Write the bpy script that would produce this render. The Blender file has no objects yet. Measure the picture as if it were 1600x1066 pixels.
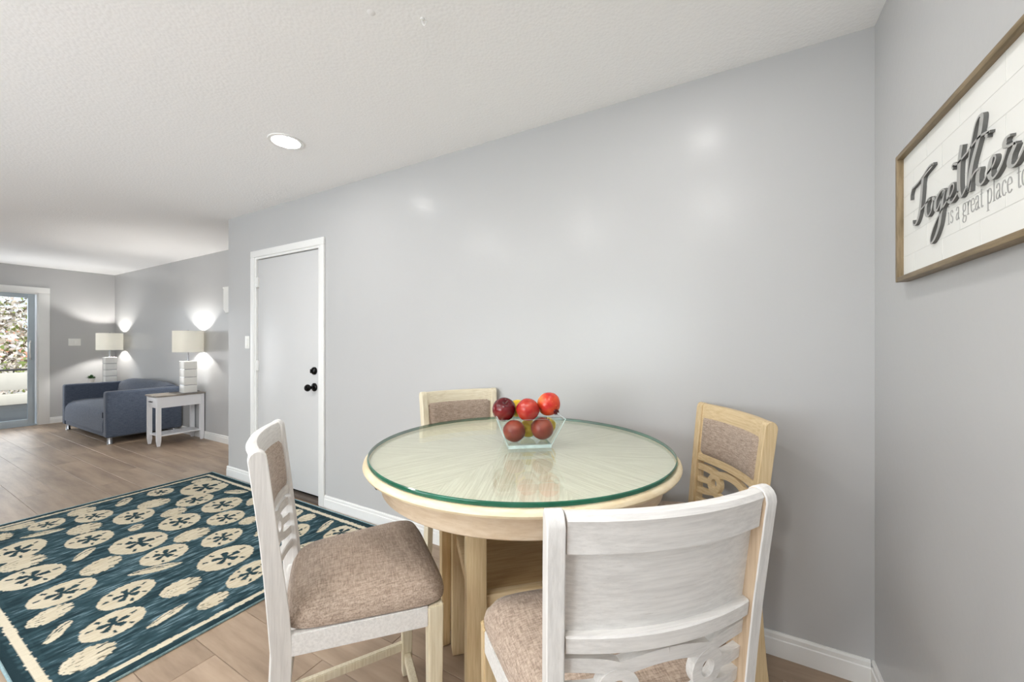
import bpy, bmesh, math, random
import numpy as np
from mathutils import Vector, Matrix
random.seed(7)
rng = np.random.default_rng(5)
PI = math.pi
SC = bpy.context.scene
COL = SC.collection

# ------------------------------------------------------------------ camera, sky, lights, exposure
CAM_H, F_PX, YAW, HORIZON = 1.285, 609.47, 0.51269, 534.62
cam_data = bpy.data.cameras.new('camera')
cam = bpy.data.objects.new('camera', cam_data)
COL.objects.link(cam)
cam.location = (0, 0, CAM_H)
cam.rotation_euler = (PI / 2, 0, YAW)
cam_data.sensor_width = 36
cam_data.lens = F_PX * 36 / 1600
cam_data.shift_y = (HORIZON - 533) / 1600
cam_data.clip_start = 0.02
SC.camera = cam

world = bpy.data.worlds.new('sky')
SC.world = world
world.use_nodes = True
wn = world.node_tree
wn.nodes.clear()
wo = wn.nodes.new('ShaderNodeOutputWorld')
wb = wn.nodes.new('ShaderNodeBackground')
wb.inputs[0].default_value = (0.74, 0.86, 1.0, 1)
wb.inputs[1].default_value = 1.6
wn.links.new(wb.outputs[0], wo.inputs[0])

sun = bpy.data.lights.new('sun', 'SUN')
sun.energy = 2.6
sun.angle = 0.02
sun.color = (1.0, 0.95, 0.86)
sun_o = bpy.data.objects.new('sun', sun)
COL.objects.link(sun_o)
sun_o.rotation_euler = (math.radians(-26), math.radians(40), 0)

def fill_light(name, loc, rot, sx, sy, watts, color):
    l = bpy.data.lights.new(name, 'AREA')
    l.shape = 'RECTANGLE'
    l.size, l.size_y, l.energy, l.color = sx, sy, watts, color
    o = bpy.data.objects.new(name, l)
    COL.objects.link(o)
    o.location, o.rotation_euler = loc, rot
    return o

# fill lamps: added windows behind the camera, then one inside the sliding door
DAY = (0.93, 0.97, 1.0)
WIN = [(-1.5, 1.9, 0.75, 2.15), (-3.8, 2.3, 0.02, 2.10)]      # added windows: x, width, sill, head
fill_light('window_daylight', (-1.5, -2.50, 1.45), (math.radians(90 + 32), 0, 0), 1.9, 1.4, 62, DAY)
fill_light('window_daylight', (-3.8, -2.50, 1.06), (math.radians(90 + 34), 0, 0), 2.3, 2.0, 40, DAY)
fill_light('window_daylight', (-9.30, 0.57, 1.05), (math.radians(90 + 12), 0, -PI / 2), 2.0, 1.9, 27, DAY)
DOWNLIGHT = 38.0       # emission of each recessed ceiling lamp
BULB = 760.0
FILL_DOWNLIGHT = 205.0        # emission of the fill downlights added behind the camera           # emission of the table lamp bulbs

SC.view_settings.view_transform = 'Standard'
SC.view_settings.look = 'None'
SC.view_settings.gamma = 1.0
SC.view_settings.use_curve_mapping = False
SC.view_settings.exposure = 0.18
SC.cycles.max_bounces = 10
SC.cycles.diffuse_bounces = 6
SC.cycles.transparent_max_bounces = 16
SC.cycles.caustics_reflective = False
SC.cycles.caustics_refractive = False
SC.cycles.sample_clamp_indirect = 6.0
SC.cycles.use_denoising = True

# ------------------------------------------------------------------ projection helper used while measuring
def ray(px, py):
    o = (px - 800) / F_PX
    v = (HORIZON - py) / F_PX
    s, c = math.sin(YAW), math.cos(YAW)
    return (-s + c * o, c + s * o, v)

def on_plane(px, py, axis, val):
    d = ray(px, py)
    org = (0, 0, CAM_H)
    t = (val - org[axis]) / d[axis]
    return Vector((d[0] * t, d[1] * t, CAM_H + d[2] * t))

# ------------------------------------------------------------------ materials
def srgb(r, g, b):
    def f(c):
        c /= 255
        return c / 12.92 if c <= 0.04045 else ((c + 0.055) / 1.055) ** 2.4
    return (f(r), f(g), f(b), 1)

def new_mat(name):
    m = bpy.data.materials.new(name)
    m.use_nodes = True
    nt = m.node_tree
    b = nt.nodes['Principled BSDF']
    return m, nt, b

def coords(nt, scale=(1, 1, 1), kind='Object'):
    tc = nt.nodes.new('ShaderNodeTexCoord')
    mp = nt.nodes.new('ShaderNodeMapping')
    mp.inputs['Scale'].default_value = scale
    nt.links.new(tc.outputs[kind], mp.inputs[0])
    return mp

def noise(nt, vec, scale, detail=4, rough=0.5):
    n = nt.nodes.new('ShaderNodeTexNoise')
    n.inputs['Scale'].default_value = scale
    n.inputs['Detail'].default_value = detail
    n.inputs['Roughness'].default_value = rough
    nt.links.new(vec.outputs[0], n.inputs['Vector'])
    return n

def ramp(nt, fac, stops):
    r = nt.nodes.new('ShaderNodeValToRGB')
    els = r.color_ramp.elements
    while len(els) < len(stops):
        els.new(0.5)
    for e, (p, c) in zip(els, stops):
        e.position, e.color = p, c
    nt.links.new(fac, r.inputs[0])
    return r

def bump(nt, b, height, strength, dist):
    n = nt.nodes.new('ShaderNodeBump')
    n.inputs['Strength'].default_value = strength
    n.inputs['Distance'].default_value = dist
    nt.links.new(height, n.inputs['Height'])
    nt.links.new(n.outputs[0], b.inputs['Normal'])

def plain(name, col, rough=0.5, metal=0.0, spec=0.5, var=0.04, vscale=6.0):
    m, nt, b = new_mat(name)
    mp = coords(nt)
    n = noise(nt, mp, vscale)
    lo = tuple(c * (1 - var) for c in col[:3]) + (1,)
    hi = tuple(min(1, c * (1 + var)) for c in col[:3]) + (1,)
    r = ramp(nt, n.outputs['Fac'], [(0.3, lo), (0.7, hi)])
    nt.links.new(r.outputs[0], b.inputs['Base Color'])
    b.inputs['Roughness'].default_value = rough
    b.inputs['Metallic'].default_value = metal
    b.inputs['Specular IOR Level'].default_value = spec
    return m

def wall_paint(name, col, rough=0.26):
    m, nt, b = new_mat(name)
    mp = coords(nt)
    n = noise(nt, mp, 1.3)
    lo = tuple(c * 0.985 for c in col[:3]) + (1,)
    hi = tuple(c * 1.015 for c in col[:3]) + (1,)
    r = ramp(nt, n.outputs['Fac'], [(0.3, lo), (0.7, hi)])
    nt.links.new(r.outputs[0], b.inputs['Base Color'])
    b.inputs['Roughness'].default_value = rough
    b.inputs['Specular IOR Level'].default_value = 0.22
    n2 = noise(nt, mp, 55, 3)
    bump(nt, b, n2.outputs['Fac'], 0.08, 0.004)
    return m

def ceiling_mat():
    m, nt, b = new_mat('popcorn_ceiling')
    mp = coords(nt)
    b.inputs['Base Color'].default_value = (0.90, 0.90, 0.902, 1)
    b.inputs['Roughness'].default_value = 0.9
    b.inputs['Specular IOR Level'].default_value = 0.1
    n = noise(nt, mp, 60, 3, 0.6)
    v = nt.nodes.new('ShaderNodeTexVoronoi')
    v.inputs['Scale'].default_value = 75
    nt.links.new(mp.outputs[0], v.inputs['Vector'])
    mx = nt.nodes.new('ShaderNodeMath')
    mx.operation = 'SUBTRACT'
    nt.links.new(n.outputs['Fac'], mx.inputs[0])
    nt.links.new(v.outputs['Distance'], mx.inputs[1])
    bump(nt, b, mx.outputs[0], 0.16, 0.005)
    return m

def wood(name, c1, c2, scale=(1, 1, 1), rough=0.45, spec=0.4, fine=1.0, dark=None, darkamt=0.0):
    """streaky painted or stained wood, the grain running along the axis with the smallest scale"""
    m, nt, b = new_mat(name)
    mp = coords(nt, scale)
    n = noise(nt, mp, 14 * fine, 6, 0.62)
    r = ramp(nt, n.outputs['Fac'], [(0.36, c1), (0.62, c2)])
    out = r.outputs[0]
    if dark:
        n3 = noise(nt, mp, 30 * fine, 5, 0.7)
        rr = ramp(nt, n3.outputs['Fac'], [(0.60, (0, 0, 0, 1)), (0.75, (darkamt,) * 3 + (1,))])
        mix = nt.nodes.new('ShaderNodeMix')
        mix.data_type = 'RGBA'
        nt.links.new(rr.outputs[0], mix.inputs[0])
        nt.links.new(out, mix.inputs[6])
        mix.inputs[7].default_value = dark
        out = mix.outputs[2]
    nt.links.new(out, b.inputs['Base Color'])
    b.inputs['Roughness'].default_value = rough
    b.inputs['Specular IOR Level'].default_value = spec
    bump(nt, b, n.outputs['Fac'], 0.10, 0.003)
    return m

def fabric(name, c1, c2, scale=260.0, sheen=0.2):
    m, nt, b = new_mat(name)
    mp = coords(nt, (1, 0.12, 1))
    mp2 = coords(nt, (0.12, 1, 1))
    a = noise(nt, mp, scale, 3, 0.7)
    c = noise(nt, mp2, scale, 3, 0.7)
    ad = nt.nodes.new('ShaderNodeMath')
    ad.operation = 'ADD'
    nt.links.new(a.outputs['Fac'], ad.inputs[0])
    nt.links.new(c.outputs['Fac'], ad.inputs[1])
    hf = nt.nodes.new('ShaderNodeMath')
    hf.operation = 'MULTIPLY'
    hf.inputs[1].default_value = 0.5
    nt.links.new(ad.outputs[0], hf.inputs[0])
    r = ramp(nt, hf.outputs[0], [(0.40, c1), (0.60, c2)])
    nt.links.new(r.outputs[0], b.inputs['Base Color'])
    b.inputs['Roughness'].default_value = 0.95
    b.inputs['Specular IOR Level'].default_value = 0.1
    b.inputs['Sheen Weight'].default_value = sheen
    bump(nt, b, hf.outputs[0], 0.5, 0.002)
    return m

def plank_mat():
    m, nt, b = new_mat('vinyl_plank')
    mp = coords(nt, (0.22, 1.6, 1))
    oi = nt.nodes.new('ShaderNodeObjectInfo')
    add = nt.nodes.new('ShaderNodeVectorMath')
    add.operation = 'ADD'
    sc = nt.nodes.new('ShaderNodeMath')
    sc.operation = 'MULTIPLY'
    sc.inputs[1].default_value = 40
    nt.links.new(oi.outputs['Random'], sc.inputs[0])
    nt.links.new(mp.outputs[0], add.inputs[0])
    nt.links.new(sc.outputs[0], add.inputs[1])
    n = noise(nt, add, 6.0, 7, 0.62)
    r = ramp(nt, n.outputs['Fac'], [(0.25, srgb(122, 103, 87)), (0.5, srgb(158, 137, 117)), (0.75, srgb(180, 159, 138))])
    hsv = nt.nodes.new('ShaderNodeHueSaturation')
    mr = nt.nodes.new('ShaderNodeMapRange')
    mr.inputs['To Min'].default_value = 0.93
    mr.inputs['To Max'].default_value = 1.06
    nt.links.new(oi.outputs['Random'], mr.inputs[0])
    nt.links.new(mr.outputs[0], hsv.inputs['Value'])
    nt.links.new(r.outputs[0], hsv.inputs['Color'])
    nt.links.new(hsv.outputs[0], b.inputs['Base Color'])
    b.inputs['Roughness'].default_value = 0.42
    b.inputs['Specular IOR Level'].default_value = 0.45
    bump(nt, b, n.outputs['Fac'], 0.06, 0.003)
    return m

def clear_glass(name, tint, gloss=0.02, ior=1.5):
    """pane glass: fresnel mirror over a faintly tinted clear body"""
    m = bpy.data.materials.new(name)
    m.use_nodes = True
    nt = m.node_tree
    nt.nodes.clear()
    o = nt.nodes.new('ShaderNodeOutputMaterial')
    t = nt.nodes.new('ShaderNodeBsdfTransparent')
    t.inputs[0].default_value = tint
    g = nt.nodes.new('ShaderNodeBsdfGlossy')
    g.inputs['Roughness'].default_value = gloss
    fr = nt.nodes.new('ShaderNodeFresnel')
    fr.inputs['IOR'].default_value = ior
    mx = nt.nodes.new('ShaderNodeMixShader')
    # the mirror part only on the outer side of each face, so the straight-through rays are not trapped inside
    ge = nt.nodes.new('ShaderNodeNewGeometry')
    inv = nt.nodes.new('ShaderNodeMath')
    inv.operation = 'SUBTRACT'
    inv.inputs[0].default_value = 1
    nt.links.new(ge.outputs['Backfacing'], inv.inputs[1])
    ml = nt.nodes.new('ShaderNodeMath')
    ml.operation = 'MULTIPLY'
    nt.links.new(fr.outputs[0], ml.inputs[0])
    nt.links.new(inv.outputs[0], ml.inputs[1])
    nt.links.new(ml.outputs[0], mx.inputs[0])
    nt.links.new(t.outputs[0], mx.inputs[1])
    nt.links.new(g.outputs[0], mx.inputs[2])
    nt.links.new(mx.outputs[0], o.inputs[0])
    return m

def emitter(name, col, strength):
    m = bpy.data.materials.new(name)
    m.use_nodes = True
    nt = m.node_tree
    nt.nodes.clear()
    o = nt.nodes.new('ShaderNodeOutputMaterial')
    e = nt.nodes.new('ShaderNodeEmission')
    e.inputs[0].default_value = col
    e.inputs[1].default_value = strength
    nt.links.new(e.outputs[0], o.inputs[0])
    return m

def shade_mat():
    m = bpy.data.materials.new('lamp_shade_cloth')
    m.use_nodes = True
    nt = m.node_tree
    nt.nodes.clear()
    o = nt.nodes.new('ShaderNodeOutputMaterial')
    d = nt.nodes.new('ShaderNodeBsdfDiffuse')
    d.inputs[0].default_value = (0.86, 0.85, 0.80, 1)
    t = nt.nodes.new('ShaderNodeBsdfTranslucent')
    t.inputs[0].default_value = (0.92, 0.91, 0.87, 1)
    mx = nt.nodes.new('ShaderNodeMixShader')
    mx.inputs[0].default_value = 0.58
    nt.links.new(d.outputs[0], mx.inputs[1])
    nt.links.new(t.outputs[0], mx.inputs[2])
    nt.links.new(mx.outputs[0], o.inputs[0])
    return m

def vcol_mat(name, rough=0.95, bumpy=0.0):
    m, nt, b = new_mat(name)
    a = nt.nodes.new('ShaderNodeVertexColor')
    a.layer_name = 'Col'
    nt.links.new(a.outputs[0], b.inputs['Base Color'])
    b.inputs['Roughness'].default_value = rough
    b.inputs['Specular IOR Level'].default_value = 0.1
    if bumpy:
        mp = coords(nt)
        n = noise(nt, mp, 420, 2)
        bump(nt, b, n.outputs['Fac'], bumpy, 0.003)
    return m

M = {}
M['wall'] = wall_paint('grey_wall_paint', srgb(186, 186, 186))
M['ceiling'] = ceiling_mat()
M['trim'] = plain('white_trim_paint', srgb(232, 232, 230), 0.35, var=0.01)
M['door'] = plain('white_door_paint', srgb(204, 204, 204), 0.38, var=0.012, vscale=2)
M['plank'] = plank_mat()
M['subfloor'] = plain('subfloor', srgb(70, 60, 52), 0.9)
M['threshold'] = plain('threshold_wood', srgb(96, 86, 78), 0.6, var=0.2)
M['black_metal'] = plain('oil_rubbed_black', srgb(16, 15, 15), 0.22, 0.6)
M['chrome'] = plain('brushed_chrome', srgb(190, 192, 196), 0.22, 1.0)
M['aluminium'] = plain('grey_aluminium', srgb(178, 190, 198), 0.4, 0.1)
M['plastic'] = plain('white_plastic', srgb(236, 236, 232), 0.35, var=0.01)
M['pane'] = clear_glass('door_glass', (0.97, 0.985, 0.98, 1))
WHITE, WHITE2 = srgb(206, 204, 201), srgb(222, 220, 217)
TAN1, TAN2 = srgb(196, 171, 130), srgb(214, 192, 154)  # tan: warm bounced light worked into the wood colour of chairs and table base
GREY = srgb(150, 140, 128)
M['white_v'] = wood('whitewashed_wood_upright', WHITE, WHITE2, (11, 11, 0.45), dark=GREY, darkamt=0.35)
M['white_h'] = wood('whitewashed_wood_rail', WHITE, WHITE2, (0.45, 11, 11), dark=GREY, darkamt=0.35)
M['cream_v'] = wood('cream_glazed_wood_upright', srgb(212, 200, 172), srgb(228, 219, 196), (11, 11, 0.45), dark=GREY, darkamt=0.3)
M['cream_h'] = wood('cream_glazed_wood_rail', srgb(212, 200, 172), srgb(228, 219, 196), (0.45, 11, 11), dark=GREY, darkamt=0.3)
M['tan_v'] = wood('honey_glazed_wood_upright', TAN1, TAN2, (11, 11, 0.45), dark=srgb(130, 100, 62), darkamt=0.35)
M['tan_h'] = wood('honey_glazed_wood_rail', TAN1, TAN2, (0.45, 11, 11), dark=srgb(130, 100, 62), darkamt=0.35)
M['worn'] = wood('worn_taupe_wood', srgb(176, 152, 126), srgb(200, 178, 152), (11, 11, 0.45))  # tanner tone for the inner faces of the front chair's posts
M['apron'] = wood('table_apron_wood', srgb(206, 184, 156), srgb(220, 202, 178), (1, 1, 6), dark=srgb(120, 96, 66), darkamt=0.25)
M['rim'] = wood('table_rim_wood', srgb(224, 204, 166), srgb(236, 222, 192), (1, 1, 6), dark=srgb(140, 110, 70), darkamt=0.3)
M['top'] = wood('bleached_veneer', srgb(196, 191, 168), srgb(222, 219, 199), (0.5, 14, 1), rough=0.5)
M['shelf'] = wood('table_shelf_wood', srgb(172, 142, 102), srgb(192, 164, 122), (0.5, 6, 1))
M['taupe'] = fabric('heathered_taupe_fabric', srgb(138, 121, 108), srgb(186, 168, 152))
M['sofa'] = fabric('slate_slipcover', srgb(66, 75, 90), srgb(92, 100, 115), 160)
M['sofa_tab'] = plain('dark_cloth_tab', srgb(40, 44, 54), 0.9)
M['glass_top'] = clear_glass('table_glass', (0.985, 0.997, 0.985, 1))
M['glass_edge'] = plain('green_glass_edge', srgb(34, 98, 76), 0.08, 0, 0.6, var=0.25, vscale=14)
M['bowl'] = clear_glass('bowl_glass', (0.965, 0.985, 0.98, 1))
M['bowl_rim'] = plain('polished_glass_edge', srgb(196, 216, 214), 0.06, 0, 0.8, var=0.15, vscale=40)
M['side_white'] = plain('side_table_paint', srgb(236, 236, 238), 0.4, var=0.012)
M['side_top'] = wood('weathered_grey_top', srgb(122, 114, 106), srgb(166, 158, 148), (5, 0.5, 1))
M['lamp_block'] = plain('white_stone_tile', srgb(236, 235, 230), 0.25, var=0.03)
M['shade'] = shade_mat()
M['bulb'] = emitter('lamp_bulb_glow', (1.0, 0.965, 0.91, 1), BULB)
M['downlight'] = emitter('downlight_glow', (1.0, 0.98, 0.95, 1), DOWNLIGHT)
M['kitchen_light'] = emitter('kitchen_light_glow', (1.0, 0.98, 0.95, 1), FILL_DOWNLIGHT)
M['frame_wood'] = wood('brown_frame_wood', srgb(112, 96, 70), srgb(142, 124, 96), (5, 5, 0.6))
M['frame_wood_h'] = wood('brown_frame_wood_rail', srgb(112, 96, 70), srgb(142, 124, 96), (5, 0.6, 5))
M['sign_board'] = plain('white_sign_board', srgb(228, 228, 224), 0.6, var=0.01)
M['sign_line'] = plain('faint_grey_board_line', srgb(217, 217, 213), 0.7)
M['letter'] = plain('grey_letter_face', srgb(168, 168, 165), 0.5, var=0.05)
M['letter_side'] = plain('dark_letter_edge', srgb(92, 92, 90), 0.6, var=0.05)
M['print'] = plain('grey_print', srgb(160, 160, 158), 0.7)
M['rug'] = vcol_mat('woven_rug_pile', 0.97, 0.6)
M['rug_edge'] = fabric('rug_binding', srgb(110, 140, 148), srgb(150, 176, 180), 120)
M['cord'] = plain('cord_grey', srgb(90, 90, 92), 0.5)
M['pot'] = plain('white_ceramic', srgb(228, 226, 222), 0.3)
M['leaf'] = plain('houseplant_leaf', srgb(52, 92, 46), 0.6, var=0.35, vscale=60)
M['deck'] = plain('balcony_floor_paint', srgb(62, 63, 64), 0.75, var=0.1, vscale=3)
M['stucco'] = plain('warm_white_stucco', srgb(226, 216, 202), 0.85, var=0.03)
M['rail_dark'] = plain('dark_bronze_rail', srgb(58, 52, 50), 0.5)
M['terracotta'] = plain('terracotta_roof', srgb(196, 132, 104), 0.9, var=0.12, vscale=2)
M['bark'] = plain('bark', srgb(120, 100, 84), 0.9, var=0.2)
M['foliage'] = vcol_mat('tree_leaf', 0.8)

# ------------------------------------------------------------------ mesh helpers
def link_mesh(name, bm, mat, parent=None, smooth=False):
    me = bpy.data.meshes.new(name)
    bmesh.ops.recalc_face_normals(bm, faces=bm.faces)
    bm.to_mesh(me)
    bm.free()
    mats = mat if isinstance(mat, (list, tuple)) else [mat]
    for mm in mats:
        me.materials.append(mm)
    if smooth:
        for p in me.polygons:
            p.use_smooth = True
        try:
            me.set_sharp_from_angle(angle=math.radians(38))
        except Exception:
            pass
    o = bpy.data.objects.new(name, me)
    COL.objects.link(o)
    if parent:
        o.parent = parent
    return o

def thing(name, label, cat, loc=(0, 0, 0), rz=0.0, group=None):
    o = bpy.data.objects.new(name, None)
    o.empty_display_size = 0.05
    COL.objects.link(o)
    o.location = loc
    o.rotation_euler = (0, 0, rz)
    tag(o, label, cat, group)
    return o

def tag(o, label, cat, group=None):
    o['label'] = label
    o['category'] = cat
    if group:
        o['group'] = group
    return o

def structure(o):
    o['kind'] = 'structure'
    return o

def add_box(bm, lo, hi, bevel=0.0, mi=0, seg=2):
    sub = bmesh.new()
    bmesh.ops.create_cube(sub, size=1)
    c = [(a + b) / 2 for a, b in zip(lo, hi)]
    s = [abs(b - a) for a, b in zip(lo, hi)]
    for v in sub.verts:
        v.co = Vector((v.co.x * s[0] + c[0], v.co.y * s[1] + c[1], v.co.z * s[2] + c[2]))
    if bevel:
        bmesh.ops.bevel(sub, geom=sub.edges[:], offset=bevel, segments=seg, profile=0.5, affect='EDGES')
    merge(bm, sub, mi)

def merge(bm, sub, mi=0, mat=None):
    vm = {}
    for v in sub.verts:
        vm[v] = bm.verts.new(mat @ v.co if mat else v.co)
    for f in sub.faces:
        try:
            nf = bm.faces.new([vm[v] for v in f.verts])
            nf.material_index = mi
        except ValueError:
            pass
    sub.free()

def box(name, lo, hi, mat, parent=None, bevel=0.0, seg=2):
    bm = bmesh.new()
    add_box(bm, lo, hi, bevel, 0, seg)
    return link_mesh(name, bm, mat, parent, smooth=bevel > 0)

def add_prism(bm, poly, axis, a, b, mi=0):
    """extrude a closed 2D polygon along axis 0/1/2 from a to b (poly holds the other two coordinates in order)"""
    def p3(p, t):
        q = list(p)
        q.insert(axis, t)
        return Vector(q)
    v0 = [bm.verts.new(p3(p, a)) for p in poly]
    v1 = [bm.verts.new(p3(p, b)) for p in poly]
    n = len(poly)
    fs = [bm.faces.new(v0), bm.faces.new(v1[::-1])]
    for i in range(n):
        fs.append(bm.faces.new([v0[i], v1[i], v1[(i + 1) % n], v0[(i + 1) % n]]))
    for f in fs:
        f.material_index = mi

def add_lathe(bm, prof, seg=32, center=(0, 0), mi=0, sx=1.0, sy=1.0):
    rings = []
    for r, z in prof:
        if r < 1e-6:
            rings.append([bm.verts.new((center[0], center[1], z))])
        else:
            rings.append([bm.verts.new((center[0] + sx * r * math.cos(2 * PI * k / seg), center[1] + sy * r * math.sin(2 * PI * k / seg), z)) for k in range(seg)])
    for a, b in zip(rings, rings[1:]):
        for k in range(seg):
            k2 = (k + 1) % seg
            if len(a) == 1 and len(b) == 1:
                continue
            if len(a) == 1:
                f = bm.faces.new([a[0], b[k], b[k2]])
            elif len(b) == 1:
                f = bm.faces.new([a[k], b[0], a[k2]])
            else:
                f = bm.faces.new([a[k], b[k], b[k2], a[k2]])
            f.material_index = mi

def add_tube(bm, pts, r, seg=8, caps=True):
    pts = [Vector(p) for p in pts]
    rr = r if isinstance(r, (list, tuple)) else [r] * len(pts)
    rings = []
    up = Vector((0.13, 0.21, 1)).normalized()
    for i, p in enumerate(pts):
        d = (pts[min(i + 1, len(pts) - 1)] - pts[max(i - 1, 0)]).normalized()
        a = d.cross(up)
        if a.length < 1e-4:
            a = d.cross(Vector((1, 0, 0)))
        a.normalize()
        b = d.cross(a).normalized()
        rings.append([bm.verts.new(p + rr[i] * (math.cos(2 * PI * k / seg) * a + math.sin(2 * PI * k / seg) * b)) for k in range(seg)])
    for A, B in zip(rings, rings[1:]):
        for k in range(seg):
            bm.faces.new([A[k], A[(k + 1) % seg], B[(k + 1) % seg], B[k]])
    if caps:
        bm.faces.new(rings[0])
        bm.faces.new(rings[-1][::-1])

def spline(pts, n=8):
    """Catmull-Rom through 2D/3D points"""
    P = [Vector(p) for p in pts]
    out = []
    for i in range(len(P) - 1):
        p0, p1, p2, p3 = P[max(i - 1, 0)], P[i], P[i + 1], P[min(i + 2, len(P) - 1)]
        for k in range(n):
            t = k / n
            out.append(0.5 * ((2 * p1) + (p2 - p0) * t + (2 * p0 - 5 * p1 + 4 * p2 - p3) * t * t + (3 * p1 - p0 - 3 * p2 + p3) * t ** 3))
    out.append(P[-1])
    return out

def add_ribbon(bm, pts, widths, t0, t1, put):
    """flat stroke in a 2D plane with a width per point, thickened from t0 to t1; put(u, v, t) -> 3D"""
    n = len(pts)
    L, R = [], []
    for i in range(n):
        d = Vector(pts[min(i + 1, n - 1)]).to_2d() - Vector(pts[max(i - 1, 0)]).to_2d()
        d = d.normalized() if d.length > 1e-9 else Vector((1, 0))
        nn = Vector((-d.y, d.x)) * widths[i] / 2
        p = Vector(pts[i]).to_2d()
        L.append(p + nn)
        R.append(p - nn)
    q = []
    for i in range(n):
        q.append([bm.verts.new(put(L[i].x, L[i].y, t0)), bm.verts.new(put(R[i].x, R[i].y, t0)),
                  bm.verts.new(put(R[i].x, R[i].y, t1)), bm.verts.new(put(L[i].x, L[i].y, t1))])
    for a, b in zip(q, q[1:]):
        for k in range(4):
            bm.faces.new([a[k], a[(k + 1) % 4], b[(k + 1) % 4], b[k]])
    bm.faces.new(q[0])
    bm.faces.new(q[-1][::-1])

def copy_tree(o, parent=None):
    c = o.copy()
    COL.objects.link(c)
    if parent:
        c.parent = parent
    for ch in list(o.children):
        copy_tree(ch, c)
    return c

# ------------------------------------------------------------------ room shell
YN, YL, XW, XE, YS = 1.931, 2.53, -9.37, 0.465, -2.6
XC = -4.215                      # where the dining wall ends and the living room steps back
CZ, CZ2 = 2.464, 2.449
DX0, DX1, DZ = -3.737, -2.812, 2.045     # door opening
bm = bmesh.new()
add_box(bm, (XC, YN, 0), (DX0, YN + 0.12, CZ))
add_box(bm, (DX1, YN, 0), (XE, YN + 0.12, CZ))
add_box(bm, (DX0, YN, DZ), (DX1, YN + 0.12, CZ))
add_box(bm, (XC, YN + 0.12, 0), (XC + 0.12, YL + 0.12, CZ))
structure(link_mesh('wall_north', bm, M['wall']))
structure(box('wall_north_living', (XW - 0.15, YL, 0), (XC, YL + 0.12, CZ2), M['wall']))
structure(box('wall_east', (XE, YS, 0), (XE + 0.12, YN + 0.12, CZ), M['wall']))
SY0, SY1, SZ = -0.52, 1.668, 2.045       # sliding door opening in the west wall
bm = bmesh.new()
add_box(bm, (XW - 0.15, SY1, 0), (XW, YL, CZ2))
add_box(bm, (XW - 0.15, YS, 0), (XW, SY0, CZ2))
add_box(bm, (XW - 0.15, SY0, SZ), (XW, SY1, CZ2))
structure(link_mesh('wall_west', bm, M['wall']))
bm = bmesh.new()
xs = [XW - 0.15]
for wx, ww, z0, z1 in sorted(WIN):
    xs += [wx - ww / 2, wx + ww / 2]
xs.append(XE + 0.12)
for i in range(0, len(xs), 2):
    add_box(bm, (xs[i], YS - 0.15, 0), (xs[i + 1], YS, CZ))
for wx, ww, z0, z1 in WIN:
    if z0 > .05:
        add_box(bm, (wx - ww / 2, YS - 0.15, 0), (wx + ww / 2, YS, z0))
    add_box(bm, (wx - ww / 2, YS - 0.15, z1), (wx + ww / 2, YS, CZ))
structure(link_mesh('wall_south', bm, M['wall']))
for i, (wx, ww, z0, z1) in enumerate(WIN):  # unseen windows added behind the camera to go with the fill lamps
    t = bpy.data.objects.new('window_%d' % (i + 1), None)
    COL.objects.link(t)
    t.location = (wx, YS - 0.07, z0)
    structure(t)
    h, hh = ww / 2, z1 - z0
    bm = bmesh.new()
    for lo, hi in (((-h, -.03, 0), (-h + .05, .03, hh)), ((h - .05, -.03, 0), (h, .03, hh)), ((-h, -.03, 0), (h, .03, .05)), ((-h, -.03, hh - .05), (h, .03, hh)), ((-.02, -.02, 0), (.02, .02, hh))):
        add_box(bm, lo, hi)
    link_mesh('window_frame', bm, M['trim'], t)
    box('window_pane', (-h + .05, -.004, .05), (h - .05, .004, hh - .05), M['pane'], t)
# ceiling: dining part and the slightly lower, rougher living room part
bm = bmesh.new()
add_prism(bm, [(XE + .12, CZ), (XE + .12, CZ + .12), (XW - .15, CZ + .12), (XW - .15, CZ2), (-5.2, CZ2), (-4.72, CZ)], 1, YS - .15, YL + .12)
structure(link_mesh('ceiling', bm, M['ceiling']))

# floor: a subfloor slab that carries the vinyl planks one by one
floor = structure(box('floor', (XW - .15, YS - .15, -0.12), (XE + .12, YL + .12, -0.006), M['subfloor']))
PW, PL = 0.20, 1.22
pm = {}
def plank_mesh(w, l):
    key = (round(w, 3), round(l, 3))
    if key not in pm:
        b2 = bmesh.new()
        add_box(b2, (0, 0, -0.006), (l - .0015, w - .0015, 0), 0)
        top = [e for e in b2.edges if all(abs(v.co.z) < 1e-6 for v in e.verts)]
        bmesh.ops.bevel(b2, geom=top, offset=0.0012, segments=1, affect='EDGES')
        me = bpy.data.meshes.new('plank')
        bmesh.ops.recalc_face_normals(b2, faces=b2.faces)
        b2.to_mesh(me)
        b2.free()
        me.materials.append(M['plank'])
        pm[key] = me
    return pm[key]
row, y = 0, YS
offs = [0.0, 0.43, 0.81, 0.22, 1.02, 0.61]
while y < YL - 1e-6:
    w = min(PW, YL - y)
    x = XW - offs[row % 6]
    while x < XE:
        a, b_ = max(x, XW), min(x + PL, XE)
        ok = b_ - a > 0.02
        spans = [(a, b_, w)]
        if y + w > YN:                        # cut where the dining wall stands on the row
            spans = [(a, min(b_, XC), w)] + ([(max(a, XC), b_, YN - y)] if y < YN - .02 else [])
        for a2, b2_, w2 in spans:
            if ok and b2_ - a2 > .02:
                o = bpy.data.objects.new('plank', plank_mesh(w2, b2_ - a2))
                COL.objects.link(o)
                o.location = (a2, y, 0)
                o.parent = floor
        x += PL
    y += PW
    row += 1

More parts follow.
